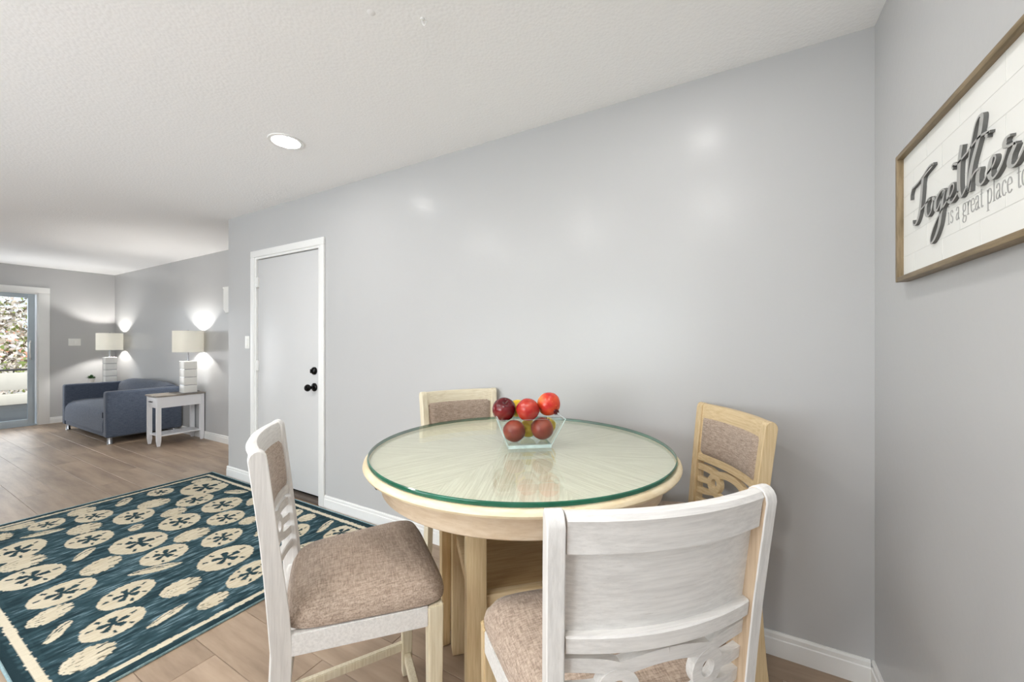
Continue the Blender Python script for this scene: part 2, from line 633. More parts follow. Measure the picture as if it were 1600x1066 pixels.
# baseboards with a stepped top bead
def base_profile(s=1):
    return [(0, 0), (0.013 * s, 0), (0.013 * s, 0.068), (0.009 * s, 0.071), (0.010 * s, 0.088), (0.006 * s, 0.096), (0, 0.096)]
def baseboard(name, runs):
    bm = bmesh.new()
    for kind, c, s, a, b in runs:
        prof = [(c + s * u, z) for u, z in base_profile()]
        add_prism(bm, prof, 0 if kind == 'x' else 1, a, b)     # 'x': runs along x at y=c, 'y': runs along y at x=c
    structure(link_mesh(name, bm, M['trim']))
baseboard('baseboard_north', [('x', YN, -1, DX1 + .06, XE - .013), ('x', YN, -1, XC - .013, DX0 - .06), ('y', XC, -1, YN, YL - .013)])
baseboard('baseboard_living', [('x', YL, -1, XW + .013, XC)])
baseboard('baseboard_west', [('y', XW, 1, SY1 + .115, YL), ('y', XW, 1, YS, SY0 - .115)])
baseboard('baseboard_east', [('y', XE, -1, YS, YN)])

# ------------------------------------------------------------------ dining-room door
d1 = bpy.data.objects.new('door_1', None)
COL.objects.link(d1)
d1.location = (DX0, YN, 0)
structure(d1)
W = DX1 - DX0
for lo, hi in (((-.06, -.017, 0), (0.0, 0.0, DZ)), ((W, -.017, 0), (W + .06, 0.0, DZ)), ((-.06, -.017, DZ), (W + .06, 0, DZ + .058))):
    box('casing', lo, hi, M['trim'], d1, 0.004)
for lo, hi in (((0, -.006, 0), (0.018, .11, DZ)), ((W - .018, -.006, 0), (W, .11, DZ)), ((.018, -.006, DZ - .018), (W - .018, .11, DZ))):
    box('jamb', lo, hi, M['trim'], d1)
leaf = box('door_leaf', (.022, .008, .062), (W - .022, .046, DZ - .024), M['door'], d1, 0.002)
box('threshold', (.018, -.004, 0), (W - .018, .11, .03), M['threshold'], d1, 0.003)
box('dark_gap', (.018, .047, .03), (W - .018, .10, DZ - .018), M['black_metal'], d1)
def round_y(name, cx, cz, prof, mat, parent, seg=24):
    """lathe around the y axis, pointing to -y"""
    bm = bmesh.new()
    add_lathe(bm, [(r, h) for r, h in prof], seg)
    for v in bm.verts:
        x_, y_, z_ = v.co
        v.co = Vector((cx + x_, -z_, cz + y_))
    return link_mesh(name, bm, mat, parent, True)
kx = W - .022 - .062
knob = round_y('door_knob', kx, .925, [(0, -.008), (.033, -.008), (.033, 0), (.028, .006), (.013, .010), (.012, .030), (.022, .038), (.028, .048), (.028, .058), (.021, .068), (0, .071)], M['black_metal'], d1)
round_y('deadbolt', kx, 1.055, [(0, -.008), (.031, -.008), (.031, .001), (.027, .009), (.017, .016), (0, .018)], M['black_metal'], d1)
bm = bmesh.new()
add_box(bm, (kx - .007, -.030, 1.055 - .016), (kx + .007, -.010, 1.055 + .016), .003)
link_mesh('thumb_turn', bm, M['black_metal'], d1, True)
for hz in (1.82, 1.075, 0.25):
    bm = bmesh.new()
    add_box(bm, (.004, -.010, hz - .045), (.045, .008, hz + .045), .001)
    add_tube(bm, [(.021, -.012, hz - .05), (.021, -.012, hz + .05)], .007, 10)
    link_mesh('hinge', bm, M['trim'], d1, True)

# ------------------------------------------------------------------ sliding glass door, west wall
d2 = bpy.data.objects.new('door_2', None)
COL.objects.link(d2)
d2.location = (XW, SY0, 0)
structure(d2)
L = SY1 - SY0
for lo, hi in (((0, -.115, 0), (.018, 0, SZ)), ((0, L, 0), (.018, L + .115, SZ)), ((0, -.115, SZ), (.022, L + .115, SZ + .085))):
    box('casing', lo, hi, M['trim'], d2, .003)
for lo, hi in (((-.15, 0, 0), (0.0, .02, SZ)), ((-.15, L - .012, 0), (0.0, L, SZ)), ((-.15, .02, SZ - .02), (0.0, L - .012, SZ))):
    box('jamb', lo, hi, M['trim'], d2)
box('track', (-.12, .02, 0), (-.005, L - .012, .022), M['aluminium'], d2)
def slider_panel(y0, y1, x):
    for lo, hi in (((x, y0, .022), (x + .035, y0 + .07, SZ - .02)), ((x, y1 - .07, .022), (x + .035, y1, SZ - .02))):
        box('stile', lo, hi, M['aluminium'], d2, .003)
    box('bottom_rail', (x, y0 + .07, .022), (x + .035, y1 - .07, .105), M['aluminium'], d2, .003)
    box('top_rail', (x, y0 + .07, SZ - .085), (x + .035, y1 - .07, SZ - .02), M['aluminium'], d2, .003)
    box('pane', (x + .014, y0 + .07, .105), (x + .020, y1 - .07, SZ - .085), M['pane'], d2)
slider_panel(L / 2 - .04, L - .03, -.055)
slider_panel(.03, L / 2 + .03, -.10)
bm = bmesh.new()
hy = L - .03 - .045
add_tube(bm, [(-.022, hy, 1.02), (.028, hy - .012, 1.05), (.034, hy - .016, 1.12), (.034, hy - .016, 1.20), (.028, hy - .012, 1.27), (-.022, hy, 1.30)], .010, 8)
link_mesh('pull_handle', bm, M['plastic'], d2, True)

# ------------------------------------------------------------------ balcony and what is beyond it
deck = structure(box('floor_balcony', (-13.35, -4, -.16), (XW - .15, 5.5, -.03), M['deck']))
t = thing('balcony_parapet', 'warm white balcony parapet with a dark rail on top, outside the sliding door', 'railing', (-13.2, 1.0, -.03))
box('curb', (-.12, -4.9, 0), (.08, 4.4, .22), M['stucco'], t, .01)
box('wall_band', (-.10, -4.9, .31), (.05, 4.4, .665), M['stucco'], t, .008)
for k in range(9):
    y0 = -4.4 + k * 1.02
    box('post', (-.07, y0, .22), (.02, y0 + .13, .31), M['stucco'], t)
    box('rail_post', (-.06, y0, .665), (-.02, y0 + .10, .705), M['rail_dark'], t)
for k in range(28):
    y0 = -4.6 + k * .33
    box('picket', (-.045, y0, .665), (-.03, y0 + .02, .705), M['rail_dark'], t)
box('top_rail', (-.07, -4.9, .705), (0, 4.4, .745), M['rail_dark'], t, .006)

t = thing('neighbour_building', 'low building with a terracotta roof beyond the balcony, behind the tree', 'building', (-31, 0, -3.2))
box('building_wall', (-4, -16, 0), (0, 18, 3.6), M['stucco'], t)
bm = bmesh.new()
add_prism(bm, [(-5, 3.6), (.7, 3.6), (.7, 3.75), (-2, 5.1)], 1, -16.6, 18.6)
link_mesh('roof', bm, M['terracotta'], t)
structure(box('floor_ground', (-60, -50, -3.4), (-13.6, 60, -3.2), plain('parking_lot', srgb(190, 186, 180), .9)))

def tree(loc, h, spread, n, label, cols, seed):
    t = thing('tree', label, 'tree', loc)
    r2 = random.Random(seed)
    bm = bmesh.new()
    add_tube(bm, [(0, 0, 0), (.05, .03, h * .3), (-.05, .1, h * .55), (0, .05, h * .8)], [.20, .15, .10, .05], 8)
    for k in range(9):
        a = k * 2.4
        z0 = h * (.28 + .05 * k)
        e = Vector((math.cos(a) * spread * .65, math.sin(a) * spread * .65, z0 + h * .22))
        add_tube(bm, [(0, .05, z0), (e.x * .5, e.y * .5, z0 + h * .13), e], [.08, .05, .02], 6)
    link_mesh('trunk', bm, M['bark'], t, True)
    q = np.random.default_rng(seed)
    ncl = 60
    cl = q.normal(size=(ncl, 3))
    cl /= np.linalg.norm(cl, axis=1)[:, None]
    cl = cl * (q.random((ncl, 1)) ** .45) * np.array([spread, spread, h * .40]) + np.array([0, 0, h * .60])
    ctr = cl[q.integers(0, ncl, n)] + q.normal(size=(n, 3)) * np.array([.38, .38, .30])
    a = q.normal(size=(n, 3)); a /= np.linalg.norm(a, axis=1)[:, None]
    b = np.cross(a, q.normal(size=(n, 3))); b /= np.linalg.norm(b, axis=1)[:, None]
    s = (q.random((n, 1)) * .055 + .045)
    v = np.stack([ctr - a * s, ctr + b * s * .5, ctr + a * s, ctr - b * s * .5], 1).reshape(-1, 3)
    me = bpy.data.meshes.new('foliage')
    me.from_pydata(v.tolist(), [], np.arange(4 * n).reshape(-1, 4).tolist())
    pal = np.array([c for c in cols])
    # colour goes by cluster so blossom and leaf patches read
    pick = pal[q.integers(0, len(pal), n)] * (.75 + .5 * q.random((n, 1)))
    attr = me.color_attributes.new('Col', 'FLOAT_COLOR', 'POINT')
    c4 = np.ones((4 * n, 4), np.float32)
    c4[:, :3] = np.clip(np.repeat(pick, 4, 0), 0, 1)
    attr.data.foreach_set('color', c4.ravel())
    me.materials.append(M['foliage'])
    o = bpy.data.objects.new('foliage', me)
    COL.objects.link(o)
    o.parent = t
    o['kind'] = 'stuff'
BL = [srgb(240, 222, 212)[:3], srgb(236, 224, 214)[:3], srgb(244, 232, 226)[:3], srgb(240, 226, 206)[:3], srgb(150, 160, 92)[:3], srgb(132, 122, 104)[:3]]
tree((-18.6, 2.0, -3.2), 7.4, 2.6, 17000, 'pale blossoming tree seen through the sliding door, nearest the balcony', BL, 3)
tree((-22.0, -7.5, -3.2), 7.0, 2.4, 6000, 'pale blossoming tree further along, left of the nearest tree', BL, 4)

# ------------------------------------------------------------------ recessed ceiling lights
def downlight(x, y, label, glow='downlight'):
    z = CZ
    t = thing('ceiling_light', label, 'light', (x, y, z), 0, 'recessed ceiling lights')
    bm = bmesh.new()
    add_lathe(bm, [(.074, -.002), (.076, -.006), (.092, -.006), (.094, 0), (.074, 0)], 40)
    link_mesh('trim_ring', bm, M['trim'], t, True)
    bm = bmesh.new()
    add_lathe(bm, [(0, -.0045), (.074, -.0045), (.074, -.001), (0, -.001)], 40)
    link_mesh('lens', bm, M[glow], t)
downlight(-2.28, 1.345, 'round recessed ceiling light, glowing, the one in view in front of the grey wall')
downlight(-0.13, 1.35, 'round recessed ceiling light above the dining table end, just above the frame')
for x, y, lb in ((-0.13, 0.12, 'overhead at the right wall'), (-1.3, 0.0, 'overhead in the middle'), (-2.5, 0.0, 'overhead on the left'), (-0.6, -1.25, 'last row, nearest the right wall'), (-2.5, -1.25, 'last row on the left')):  # extra downlights out of view, added to even out the light
    downlight(x, y, 'round recessed ceiling light behind the camera, ' + lb, 'kitchen_light')

# old hook and plug left in the ceiling
bm = bmesh.new()
hp = [(0, 0, 0), (0, 0, -.012), (.004, 0, -.022), (.012, 0, -.028), (.018, 0, -.022), (.017, 0, -.014)]
add_tube(bm, spline(hp, 4), .0022, 6)
add_lathe(bm, [(0, 0), (.009, 0), (.007, -.003), (0, -.003)], 16)
o = link_mesh('ceiling_hook', bm, M['trim'], None, True)
o.location = (-.983, 1.08, CZ)
tag(o, 'small white swag hook screwed into the ceiling near the top edge', 'hook')
bm = bmesh.new()
add_lathe(bm, [(0, 0), (.015, 0), (.012, -.0015), (0, -.002)], 20)
o = link_mesh('ceiling_plug', bm, M['ceiling'], None, True)
o.location = (-1.124, .969, CZ)
tag(o, 'small round patched plug in the ceiling, left of the hook', 'plug')

# ------------------------------------------------------------------ wall plates
def switch(name, label, loc, rz, gangs):
    t = thing(name, label, 'switch', loc, rz)
    w = .035 * gangs + .0 if gangs > 1 else .037
    box('cover_plate', (-w, -.006, -.058), (w, 0, .058), M['plastic'], t, .003)
    for g in range(gangs):
        cx = (g - (gangs - 1) / 2) * .046
        box('rocker', (cx - .016, -.011, -.033), (cx + .016, -.005, .033), M['plastic'], t, .003)
switch('light_switch', 'white single light switch plate on the grey wall beside the white door', (-3.872, YN, 1.283), 0, 1)
switch('light_switch', 'white double light switch plate on the far wall beside the sliding door', (XW, 2.051, 1.283), PI / 2, 2)
t = thing('door_chime', 'white box on the living room wall, mostly hidden by the wall corner', 'chime', (-5.32, YL, 1.80))
bm = bmesh.new()
add_prism(bm, [(-.10, .15), (-.21, .15), (-.21, .17), (.21, .17), (.21, .15), (.19, .15), (.19, -.11), (.15, -.15), (-.15, -.15), (-.195, -.11), (-.195, .15)], 1, -.06, 0)
link_mesh('chime_cover', bm, M['plastic'], t)

# ------------------------------------------------------------------ rug, woven pattern as pile colour on a fine grid
RX0, RX1, RY0, RY1 = -4.44, -2.03, 0.352, 1.893
motifs = []
def c3(kind, lx, ly, rx, ry, hh):
    s = 3.081
    motifs.append((kind, lx / s, 720 + ly / s, rx / s, 720 + ry / s, hh / s))
for a in ((862, 150, 1110, 108, 32), (705, 162, 842, 140, 17), (842, 210, 1035, 170, 26), (965, 235, 1172, 190, 32), (990, 295, 1185, 255, 32), (758, 318, 972, 270, 37), (540, 290, 750, 245, 33),
          (355, 287, 552, 248, 25), (132, 328, 322, 285, 24), (305, 408, 557, 350, 36), (518, 430, 818, 362, 47), (668, 490, 915, 415, 42), (965, 400, 1175, 340, 38), (943, 510, 1230, 425, 52),
          (-60, 480, 235, 390, 45), (-30, 610, 333, 510, 48), (118, 700, 478, 575, 50), (460, 705, 758, 585, 52), (372, 855, 712, 720, 60), (1085, 595, 1310, 490, 50)):
    c3('dollar', *a)
for a in ((917, 105, 1030, 85, 10), (652, 225, 828, 188, 20), (768, 265, 905, 232, 20), (312, 350, 500, 305, 24), (318, 262, 470, 228, 18), (828, 385, 1018, 330, 28), (375, 545, 598, 465, 34), (-20, 530, 235, 458, 30),
          (760, 650, 978, 570, 38), (945, 710, 1110, 635, 32), (112, 800, 365, 690, 36), (265, 1020, 575, 880, 52), (-20, 335, 180, 295, 18), (-40, 380, 65, 355, 18), (1148, 300, 1235, 285, 16)):
    c3('scallop', *a)
for a in ((552, 218, 642, 180, 15), (1075, 152, 1200, 148, 10), (612, 335, 697, 310, 15), (90, 375, 322, 325, 9), (343, 485, 463, 418, 18), (607, 555, 890, 487, 15), (700, 810, 912, 680, 18), (205, 885, 355, 765, 28)):
    c3('mussel', *a)
for kind, a in (('dollar', (430, 812, 474.5, 798, 7)), ('dollar', (437, 840, 485.6, 823, 11)), ('dollar', (503.6, 840.5, 562, 825, 11)), ('dollar', (451, 866, 507.5, 850, 10)), ('scallop', (464, 813, 495.7, 805, 5.5)),
                ('mussel', (494, 832, 523, 812, 5)), ('scallop', (384, 787, 402, 781, 6)), ('scallop', (372, 817.5, 405, 809, 5.5)), ('mussel', (396, 838, 415, 825, 5)), ('dollar', (530, 880, 600, 855, 12))):
    motifs.append((kind,) + a)
RZ = 0.009
world_motifs = []
for kind, lx, ly, rx, ry, hh in motifs:
    Lp, Rp = on_plane(lx, ly, 2, RZ), on_plane(rx, ry, 2, RZ)
    mx_, my_ = (lx + rx) / 2, (ly + ry) / 2
    Tp, Bp = on_plane(mx_, my_ - hh, 2, RZ), on_plane(mx_, my_ + hh, 2, RZ)
    C = (Tp + Bp + Lp + Rp) / 4
    world_motifs.append((kind, C.to_2d(), ((Rp - Lp) / 2).to_2d(), ((Tp - Bp) / 2).to_2d()))
NX, NY = 540, 346
gx = np.linspace(RX0, RX1, NX)
gy = np.linspace(RY0, RY1, NY)
X, Y = np.meshgrid(gx, gy)
def smooth_noise(sx, sy):
    a = rng.random((NY, NX))
    for _ in range(2):
        if sx:
            k = np.ones(2 * sx + 1) / (2 * sx + 1)
            a = np.apply_along_axis(lambda v: np.convolve(v, k, 'same'), 1, a)
        if sy:
            k = np.ones(2 * sy + 1) / (2 * sy + 1)
            a = np.apply_along_axis(lambda v: np.convolve(v, k, 'same'), 0, a)
    a -= a.mean()
    return a / (a.std() + 1e-9)
streak = smooth_noise(1, 5)
blotch = smooth_noise(14, 34)
grain = smooth_noise(0, 3)
TEAL_D, TEAL, TEAL_L = np.array(srgb(36, 54, 60)[:3]), np.array(srgb(56, 80, 87)[:3]), np.array(srgb(150, 176, 186)[:3])
CREAM, CREAM_D = np.array(srgb(216, 206, 184)[:3]), np.array(srgb(190, 176, 148)[:3])
def lerp(a, b, t):
    t = np.clip(t, 0, 1)[..., None]
    return a * (1 - t) + b * t
col = lerp(np.broadcast_to(TEAL, (NY, NX, 3)), TEAL_D, .5 - .5 * streak - .2 * blotch)
col = lerp(col, TEAL_L, (blotch * .45 + grain * .6 + streak * .45 - .75) * .5)
cream = lerp(np.broadcast_to(CREAM, (NY, NX, 3)), CREAM_D, .3 + .25 * blotch + .25 * grain)
jx, jy = smooth_noise(1, 1) * .0018, smooth_noise(1, 1) * .0018
def paint(mask, c):
    global col
    col = np.where(mask[..., None], c, col)
dark = lerp(np.broadcast_to(TEAL_D, (NY, NX, 3)), TEAL, .3 + .3 * grain)
rr = random.Random(11)
for kind, C, A, B in world_motifs:
    A, B = A * .95, B * .95
    det = A.x * B.y - A.y * B.x
    dx, dy = X + jx - C.x, Y + jy - C.y
    U = (dx * B.y - dy * B.x) / det
    V = (A.x * dy - A.y * dx) / det
    R_ = np.hypot(U, V)
    TH = np.arctan2(V, U)
    near = R_ < 1.4
    if not near.any():
        continue
    if kind == 'dollar':
        paint(R_ < 1, cream)
        a0 = rr.uniform(-.25, .25) + .3
        for k in range(5):
            a = a0 + k * 2 * PI / 5
            pu, pv = U * math.cos(a) + V * math.sin(a), -U * math.sin(a) + V * math.cos(a)
            wgt = .045 + .095 * np.clip((pu - .02) / .36, 0, 1)
            paint((pu > .03) & (pu < .52) & (np.abs(pv) < wgt) & (R_ < .52), dark)
            b = a + (PI / 5 if k % 2 else .12)
            su, sv = U * math.cos(b) + V * math.sin(b) - .72, -U * math.sin(b) + V * math.cos(b)
            paint((np.abs(su) < .115) & (np.abs(sv) < .055), dark)
        paint(R_ < .07, dark)
    elif kind == 'scallop':
        edge = .96 + .05 * np.sin(TH * 17) * (U > -.6)
        paint((R_ < edge), cream)
        fan = np.arctan2(V, U + 1.15)
        rib = (np.abs(np.sin(fan * 9)) < .34) & (U > .30) & (R_ < edge) & (grain > -.9)
        rib2 = (np.abs(np.sin(fan * 9 + .8)) < .22) & (U < -.15) & (R_ < edge) & (grain > -.4)
        paint(rib | rib2, lerp(np.broadcast_to(CREAM_D * .6, (NY, NX, 3)), TEAL_D, .65 + .4 * streak))
    else:
        lim = (1 - np.clip(U * U, 0, 1)) ** .8
        m_ = (np.abs(U) < 1) & (np.abs(V) < lim)
        paint(m_, cream)
        paint(m_ & (np.abs(V - .45 * lim) < .11) & (np.abs(U) < .85), dark)
        paint(m_ & (np.abs(V + .1) < .09) & (U > .0) & (U < .35), dark)
# cream border stripe, set in from the edge
ex = np.minimum(X - RX0, RX1 - X)
ey = np.minimum(Y - RY0, RY1 - Y)
ed = np.minimum(ex + jx * .9, ey + jy * .9)
inner = ed < .093
paint(inner & (ed > .03), lerp(np.broadcast_to(TEAL, (NY, NX, 3)), TEAL_D, .5 - .5 * streak))
paint((ed > .046) & (ed < .075), cream)
V3 = np.stack([X, Y, np.full_like(X, RZ)], -1).reshape(-1, 3)
V3[:, 2] += (rng.random(len(V3)) - .5) * .0012
idx = np.arange(NX * NY).reshape(NY, NX)
F4 = np.stack([idx[:-1, :-1], idx[:-1, 1:], idx[1:, 1:], idx[1:, :-1]], -1).reshape(-1, 4)
me = bpy.data.meshes.new('pile')
me.vertices.add(len(V3)); me.vertices.foreach_set('co', V3.astype(np.float32).ravel())
me.loops.add(F4.size); me.loops.foreach_set('vertex_index', F4.astype(np.int32).ravel())
me.polygons.add(len(F4)); me.polygons.foreach_set('loop_start', np.arange(0, F4.size, 4, dtype=np.int32))
me.update(calc_edges=True)
at_ = me.color_attributes.new('Col', 'FLOAT_COLOR', 'POINT')
c4 = np.ones((NX * NY, 4), np.float32)
c4[:, :3] = col.reshape(-1, 3)
at_.data.foreach_set('color', c4.ravel())
me.materials.append(M['rug'])
rug = thing('area_rug', 'teal area rug with cream sand dollars and shells, lying in front of the white door', 'rug', (0, 0, 0))
po = bpy.data.objects.new('pile', me)
COL.objects.link(po)
po.parent = rug
bm = bmesh.new()
add_box(bm, (RX0, RY0, .0005), (RX1, RY1, RZ - .002))
link_mesh('backing', bm, M['rug_edge'], rug)
bm = bmesh.new()
add_tube(bm, [(RX0, RY0, .0065), (RX1, RY0, .0065), (RX1, RY1, .0065), (RX0, RY1, .0065), (RX0, RY0, .0065)], .0058, 8)
link_mesh('bound_edge', bm, M['rug_edge'], rug, True)

# ------------------------------------------------------------------ counter-height dining chairs
HT, WB, WT, LEAN, YSF, PD, TH_ = 1.022, .400, .437, .052, -.185, .041, .030
ZC, ZB, WF, YF = .542, .485, .480, .200

def post_center_y(z):
    if z >= .5:
        k = (z - .5) / (HT - .5)
        return YSF - PD / 2 - LEAN * k ** 1.25
    k = (.5 - z) / .5
    return YSF - PD / 2 - .050 * k ** 1.6
def post_x(z):
    return WB / 2 + (WT - WB) / 2 * max(0, (z - .5) / (HT - .5)) - TH_ / 2
def back_y(u, z):
    """centre plane of the curved back at sideways position u"""
    k = u / (post_x(z))
    return post_center_y(z) - .033 * (1 - k * k) + .004

def curved_slab(name, z0, z1, tf, tb, mat, parent, zfun=None, inset=0.0, n=14, bev=.003, roll=False):
    """rail or panel that follows the curved back between the posts; tf / tb = front and back offsets"""
    bm = bmesh.new()
    secs = []
    for i in range(n + 1):
        s = -1 + 2 * i / n
        if roll:
            zc = [(z0, tf), (z1 - .012, tf), (z1 - .003, tf - .004), (z1, (tf + tb) / 2), (z1 - .003, tb + .004), (z1 - .012, tb - .002), (z1 - .022, tb), (z0, tb)]
        else:
            zc = [(z0, tf - bev), (z0 + bev, tf), (z1 - bev, tf), (z1, tf - bev), (z1, tb + bev), (z1 - bev, tb), (z0 + bev, tb), (z0, tb + bev)]
        ring = []
        for z, off in zc:
            hw = post_x(z) - TH_ / 2 - inset
            u = s * hw
            ring.append(bm.verts.new((u, back_y(u, z) + off, z)))
        secs.append(ring)
    m_ = len(secs[0])
    for a, b in zip(secs, secs[1:]):
        for k in range(m_):
            bm.faces.new([a[k], a[(k + 1) % m_], b[(k + 1) % m_], b[k]])
    bm.faces.new(secs[0])
    bm.faces.new(secs[-1][::-1])
    return link_mesh(name, bm, mat, parent, True)

def make_chair(label, mv, mh, leg_m, fab, inner=None):
    t = thing('dining_chair', label, 'chair', (0, 0, 0), 0, 'counter chairs around the round table')
    # rear posts: one sawn plank each, splayed foot, leaning back, rounded top
    for s in (-1, 1):
        bm = bmesh.new()
        zs = [0, .1, .2, .3, .4, .5, .6, .7, .8, .9, .96, HT - .025]
        rows = []
        for z in zs:
            w = PD * (1.0 if z < .05 else (1.12 if z < .3 else 1.18 if z < .62 else 1.08 if z < .75 else 1.0))
            rows.append((post_center_y(z) - w / 2, post_center_y(z) + w / 2, z))
        cy = post_center_y(HT - .025)
        prof = [(a, z) for a, b, z in rows]
        prof += [(cy - PD / 2 * math.cos(q), HT - .025 + .025 * math.sin(q)) for q in [PI * k / 8 for k in range(1, 8)]]
        prof += [(b, z) for a, b, z in rows[::-1]]
        cb, sb = math.cos(math.radians(10)), math.sin(math.radians(10))
        def post_pt(dx, y_, z):       # each post is turned a little to meet the curved back square
            dy = y_ - post_center_y(min(z, HT - .025))
            return (s * (post_x(z) + dx * cb - dy * sb), post_center_y(min(z, HT - .025)) + dx * sb + dy * cb, z)
        v0 = [bm.verts.new(post_pt(TH_ / 2, y_, z)) for y_, z in prof]
        v1 = [bm.verts.new(post_pt(-TH_ / 2, y_, z)) for y_, z in prof]
        n = len(prof)
        # side faces as quads between the front and back edges
        for vv in (v0, v1):
            for k in range((n - 1) // 2):
                q4 = [vv[k], vv[k + 1], vv[n - 2 - k], vv[n - 1 - k]]
                if len(set(q4)) == 4:
                    bm.faces.new(q4)
                elif len(set(q4)) == 3:
                    bm.faces.new(list(dict.fromkeys(q4)))
        for k in range(n):
            bm.faces.new([v0[k], v0[(k + 1) % n], v1[(k + 1) % n], v1[k]])
        bmesh.ops.recalc_face_normals(bm, faces=bm.faces)
        ee = [e for e in bm.edges if len(e.link_faces) == 2 and e.calc_face_angle(0) > 1.2]
        bmesh.ops.bevel(bm, geom=ee, offset=.002, segments=1, affect='EDGES')
        for f in bm.faces:
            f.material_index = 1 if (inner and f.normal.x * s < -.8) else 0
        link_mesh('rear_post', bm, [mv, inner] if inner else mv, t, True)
    # front legs, tapered
    for s in (-1, 1):
        bm = bmesh.new()
        sub = bmesh.new()
        bmesh.ops.create_cube(sub, size=1)
        for v in sub.verts:
            w = .044 if v.co.z > 0 else .034
            v.co = Vector((s * (WF / 2 - .022) + v.co.x * w, YF - .022 + v.co.y * w, ZC - .002 if v.co.z > 0 else 0))
        bmesh.ops.bevel(sub, geom=sub.edges[:], offset=.003, segments=2, affect='EDGES')
        merge(bm, sub)
        link_mesh('front_leg', bm, leg_m, t, True)
    # aprons
    def bar(name, p, q, z0, z1, w, mat):
        p, q = Vector(p), Vector(q)
        d = (q - p).normalized()
        nrm = Vector((-d.y, d.x)) * w / 2
        bm = bmesh.new()
        add_prism(bm, [tuple(p + nrm), tuple(q + nrm), tuple(q - nrm), tuple(p - nrm)], 2, z0, z1)
        bmesh.ops.recalc_face_normals(bm, faces=bm.faces)
        bmesh.ops.bevel(bm, geom=bm.edges[:], offset=.0025, segments=2, affect='EDGES')
        return link_mesh(name, bm, mat, t, True)
    xi = WF / 2 - .022
    bar('apron', (-xi + .020, YF - .014), (xi - .020, YF - .014), ZB, ZC, .02, mh)
    for s in (-1, 1):
        bar('apron', (s * (WB / 2 - .016), YSF - .004), (s * (WF / 2 - .013), YF - .042), ZB, ZC, .022, mh)
        bar('side_stretcher', (s * (WB / 2 - .016), post_center_y(.12) + .02), (s * (xi), YF - .038), .095, .125, .020, leg_m)
    bar('apron', (-WB / 2 + .028, YSF - .025), (WB / 2 - .028, YSF - .025), ZB, ZC, .02, mh)
    bar('footrail', (-xi + .016, YF - .022), (xi - .016, YF - .022), .055, .088, .024, leg_m)
    # seat cushion: rounded trapezoid with a domed top
    bm = bmesh.new()
    N = 28
    def wid(k):        # half width from back (k=0) to front (k=1)
        return (WB / 2 - .012) * (1 - k) + (WF / 2 + .006) * k
    y0_, y1_ = YSF - .018, YF + .016
    grid, low = {}, {}
    for i in range(N + 1):
        for j in range(N + 1):
            a, b = -1 + 2 * i / N, -1 + 2 * j / N
            # squircle mapping keeps the corners round
            p = .86
            rr_ = max(abs(a), abs(b))
            ln = (abs(a) ** 7 + abs(b) ** 7) ** (1 / 7)
            f = rr_ / ln if ln > 0 else 1
            aa, bb = a * f, b * f
            k = (bb + 1) / 2
            x_, y_ = aa * wid(k), y0_ + (y1_ - y0_) * k
            e = 1 - rr_ ** 2
            h = .028 + .042 * (1 - rr_ ** 6) ** .55 + .012 * e
            roll = 1.0 + .016 * math.sin(PI * min(1, max(0, (1 - rr_) * 12)) / 1) * 0
            grid[i, j] = bm.verts.new((x_ * roll, y_, ZC + h))
    for i in range(N):
        for j in range(N):
            bm.faces.new([grid[i, j], grid[i + 1, j], grid[i + 1, j + 1], grid[i, j + 1]])
    rim = [(i, 0) for i in range(N)] + [(N, j) for j in range(N)] + [(i, N) for i in range(N, 0, -1)] + [(0, j) for j in range(N, 0, -1)]
    prev = [grid[q] for q in rim]
    cx_, cy_ = 0, (y0_ + y1_) / 2
    for sc_, z in ((1.012, ZC + .016), (1.008, ZC + .006), (.985, ZC + .001)):
        cur = [bm.verts.new((cx_ + (grid[q].co.x - cx_) * sc_, cy_ + (grid[q].co.y - cy_) * sc_, z)) for q in rim]
        for k in range(len(rim)):
            bm.faces.new([prev[k], prev[(k + 1) % len(rim)], cur[(k + 1) % len(rim)], cur[k]])
        prev = cur
    bm.faces.new(prev)
    link_mesh('seat_cushion', bm, fab, t, True)
    # back
    curved_slab('top_rail', .953, HT - .002, .012, -.016, mh, t, roll=True)
    curved_slab('back_panel', .803, .956, .010, .000, mh, t, bev=.001)
    curved_slab('lower_rail', .779, .811, .014, -.016, mh, t)
    # upholstered pad on the front of the panel
    bm = bmesh.new()
    NU, NV = 20, 12
    z0, z1 = .808, .963
    g = {}
    for i in range(NU + 1):
        for j in range(NV + 1):
            a, b = -1 + 2 * i / NU, -1 + 2 * j / NV
            z = (z0 + z1) / 2 + b * (z1 - z0) / 2
            hw = post_x(z) - TH_ / 2 - .008
            u = a * hw
            e = ((1 - abs(a) ** 8) * (1 - abs(b) ** 5)) ** .5
            g[i, j] = bm.verts.new((u, back_y(u, z) + .010 + .017 * e, z))
    for i in range(NU):
        for j in range(NV):
            bm.faces.new([g[i, j], g[i + 1, j], g[i + 1, j + 1], g[i, j + 1]])
    link_mesh('back_pad', bm, fab, t, True)
    # pierced fretwork: waving bands and two rings
    bm = bmesh.new()
    def put(u, v, off):
        return Vector((u, back_y(u, v) + off, v))
    def band(pts, w, f=.008, b=-.008):
        p = spline(pts, 5)
        add_ribbon(bm, p, [w] * len(p), b, f, put)
    hwz = lambda z: post_x(z) - TH_ / 2 + .001
    RU = .088
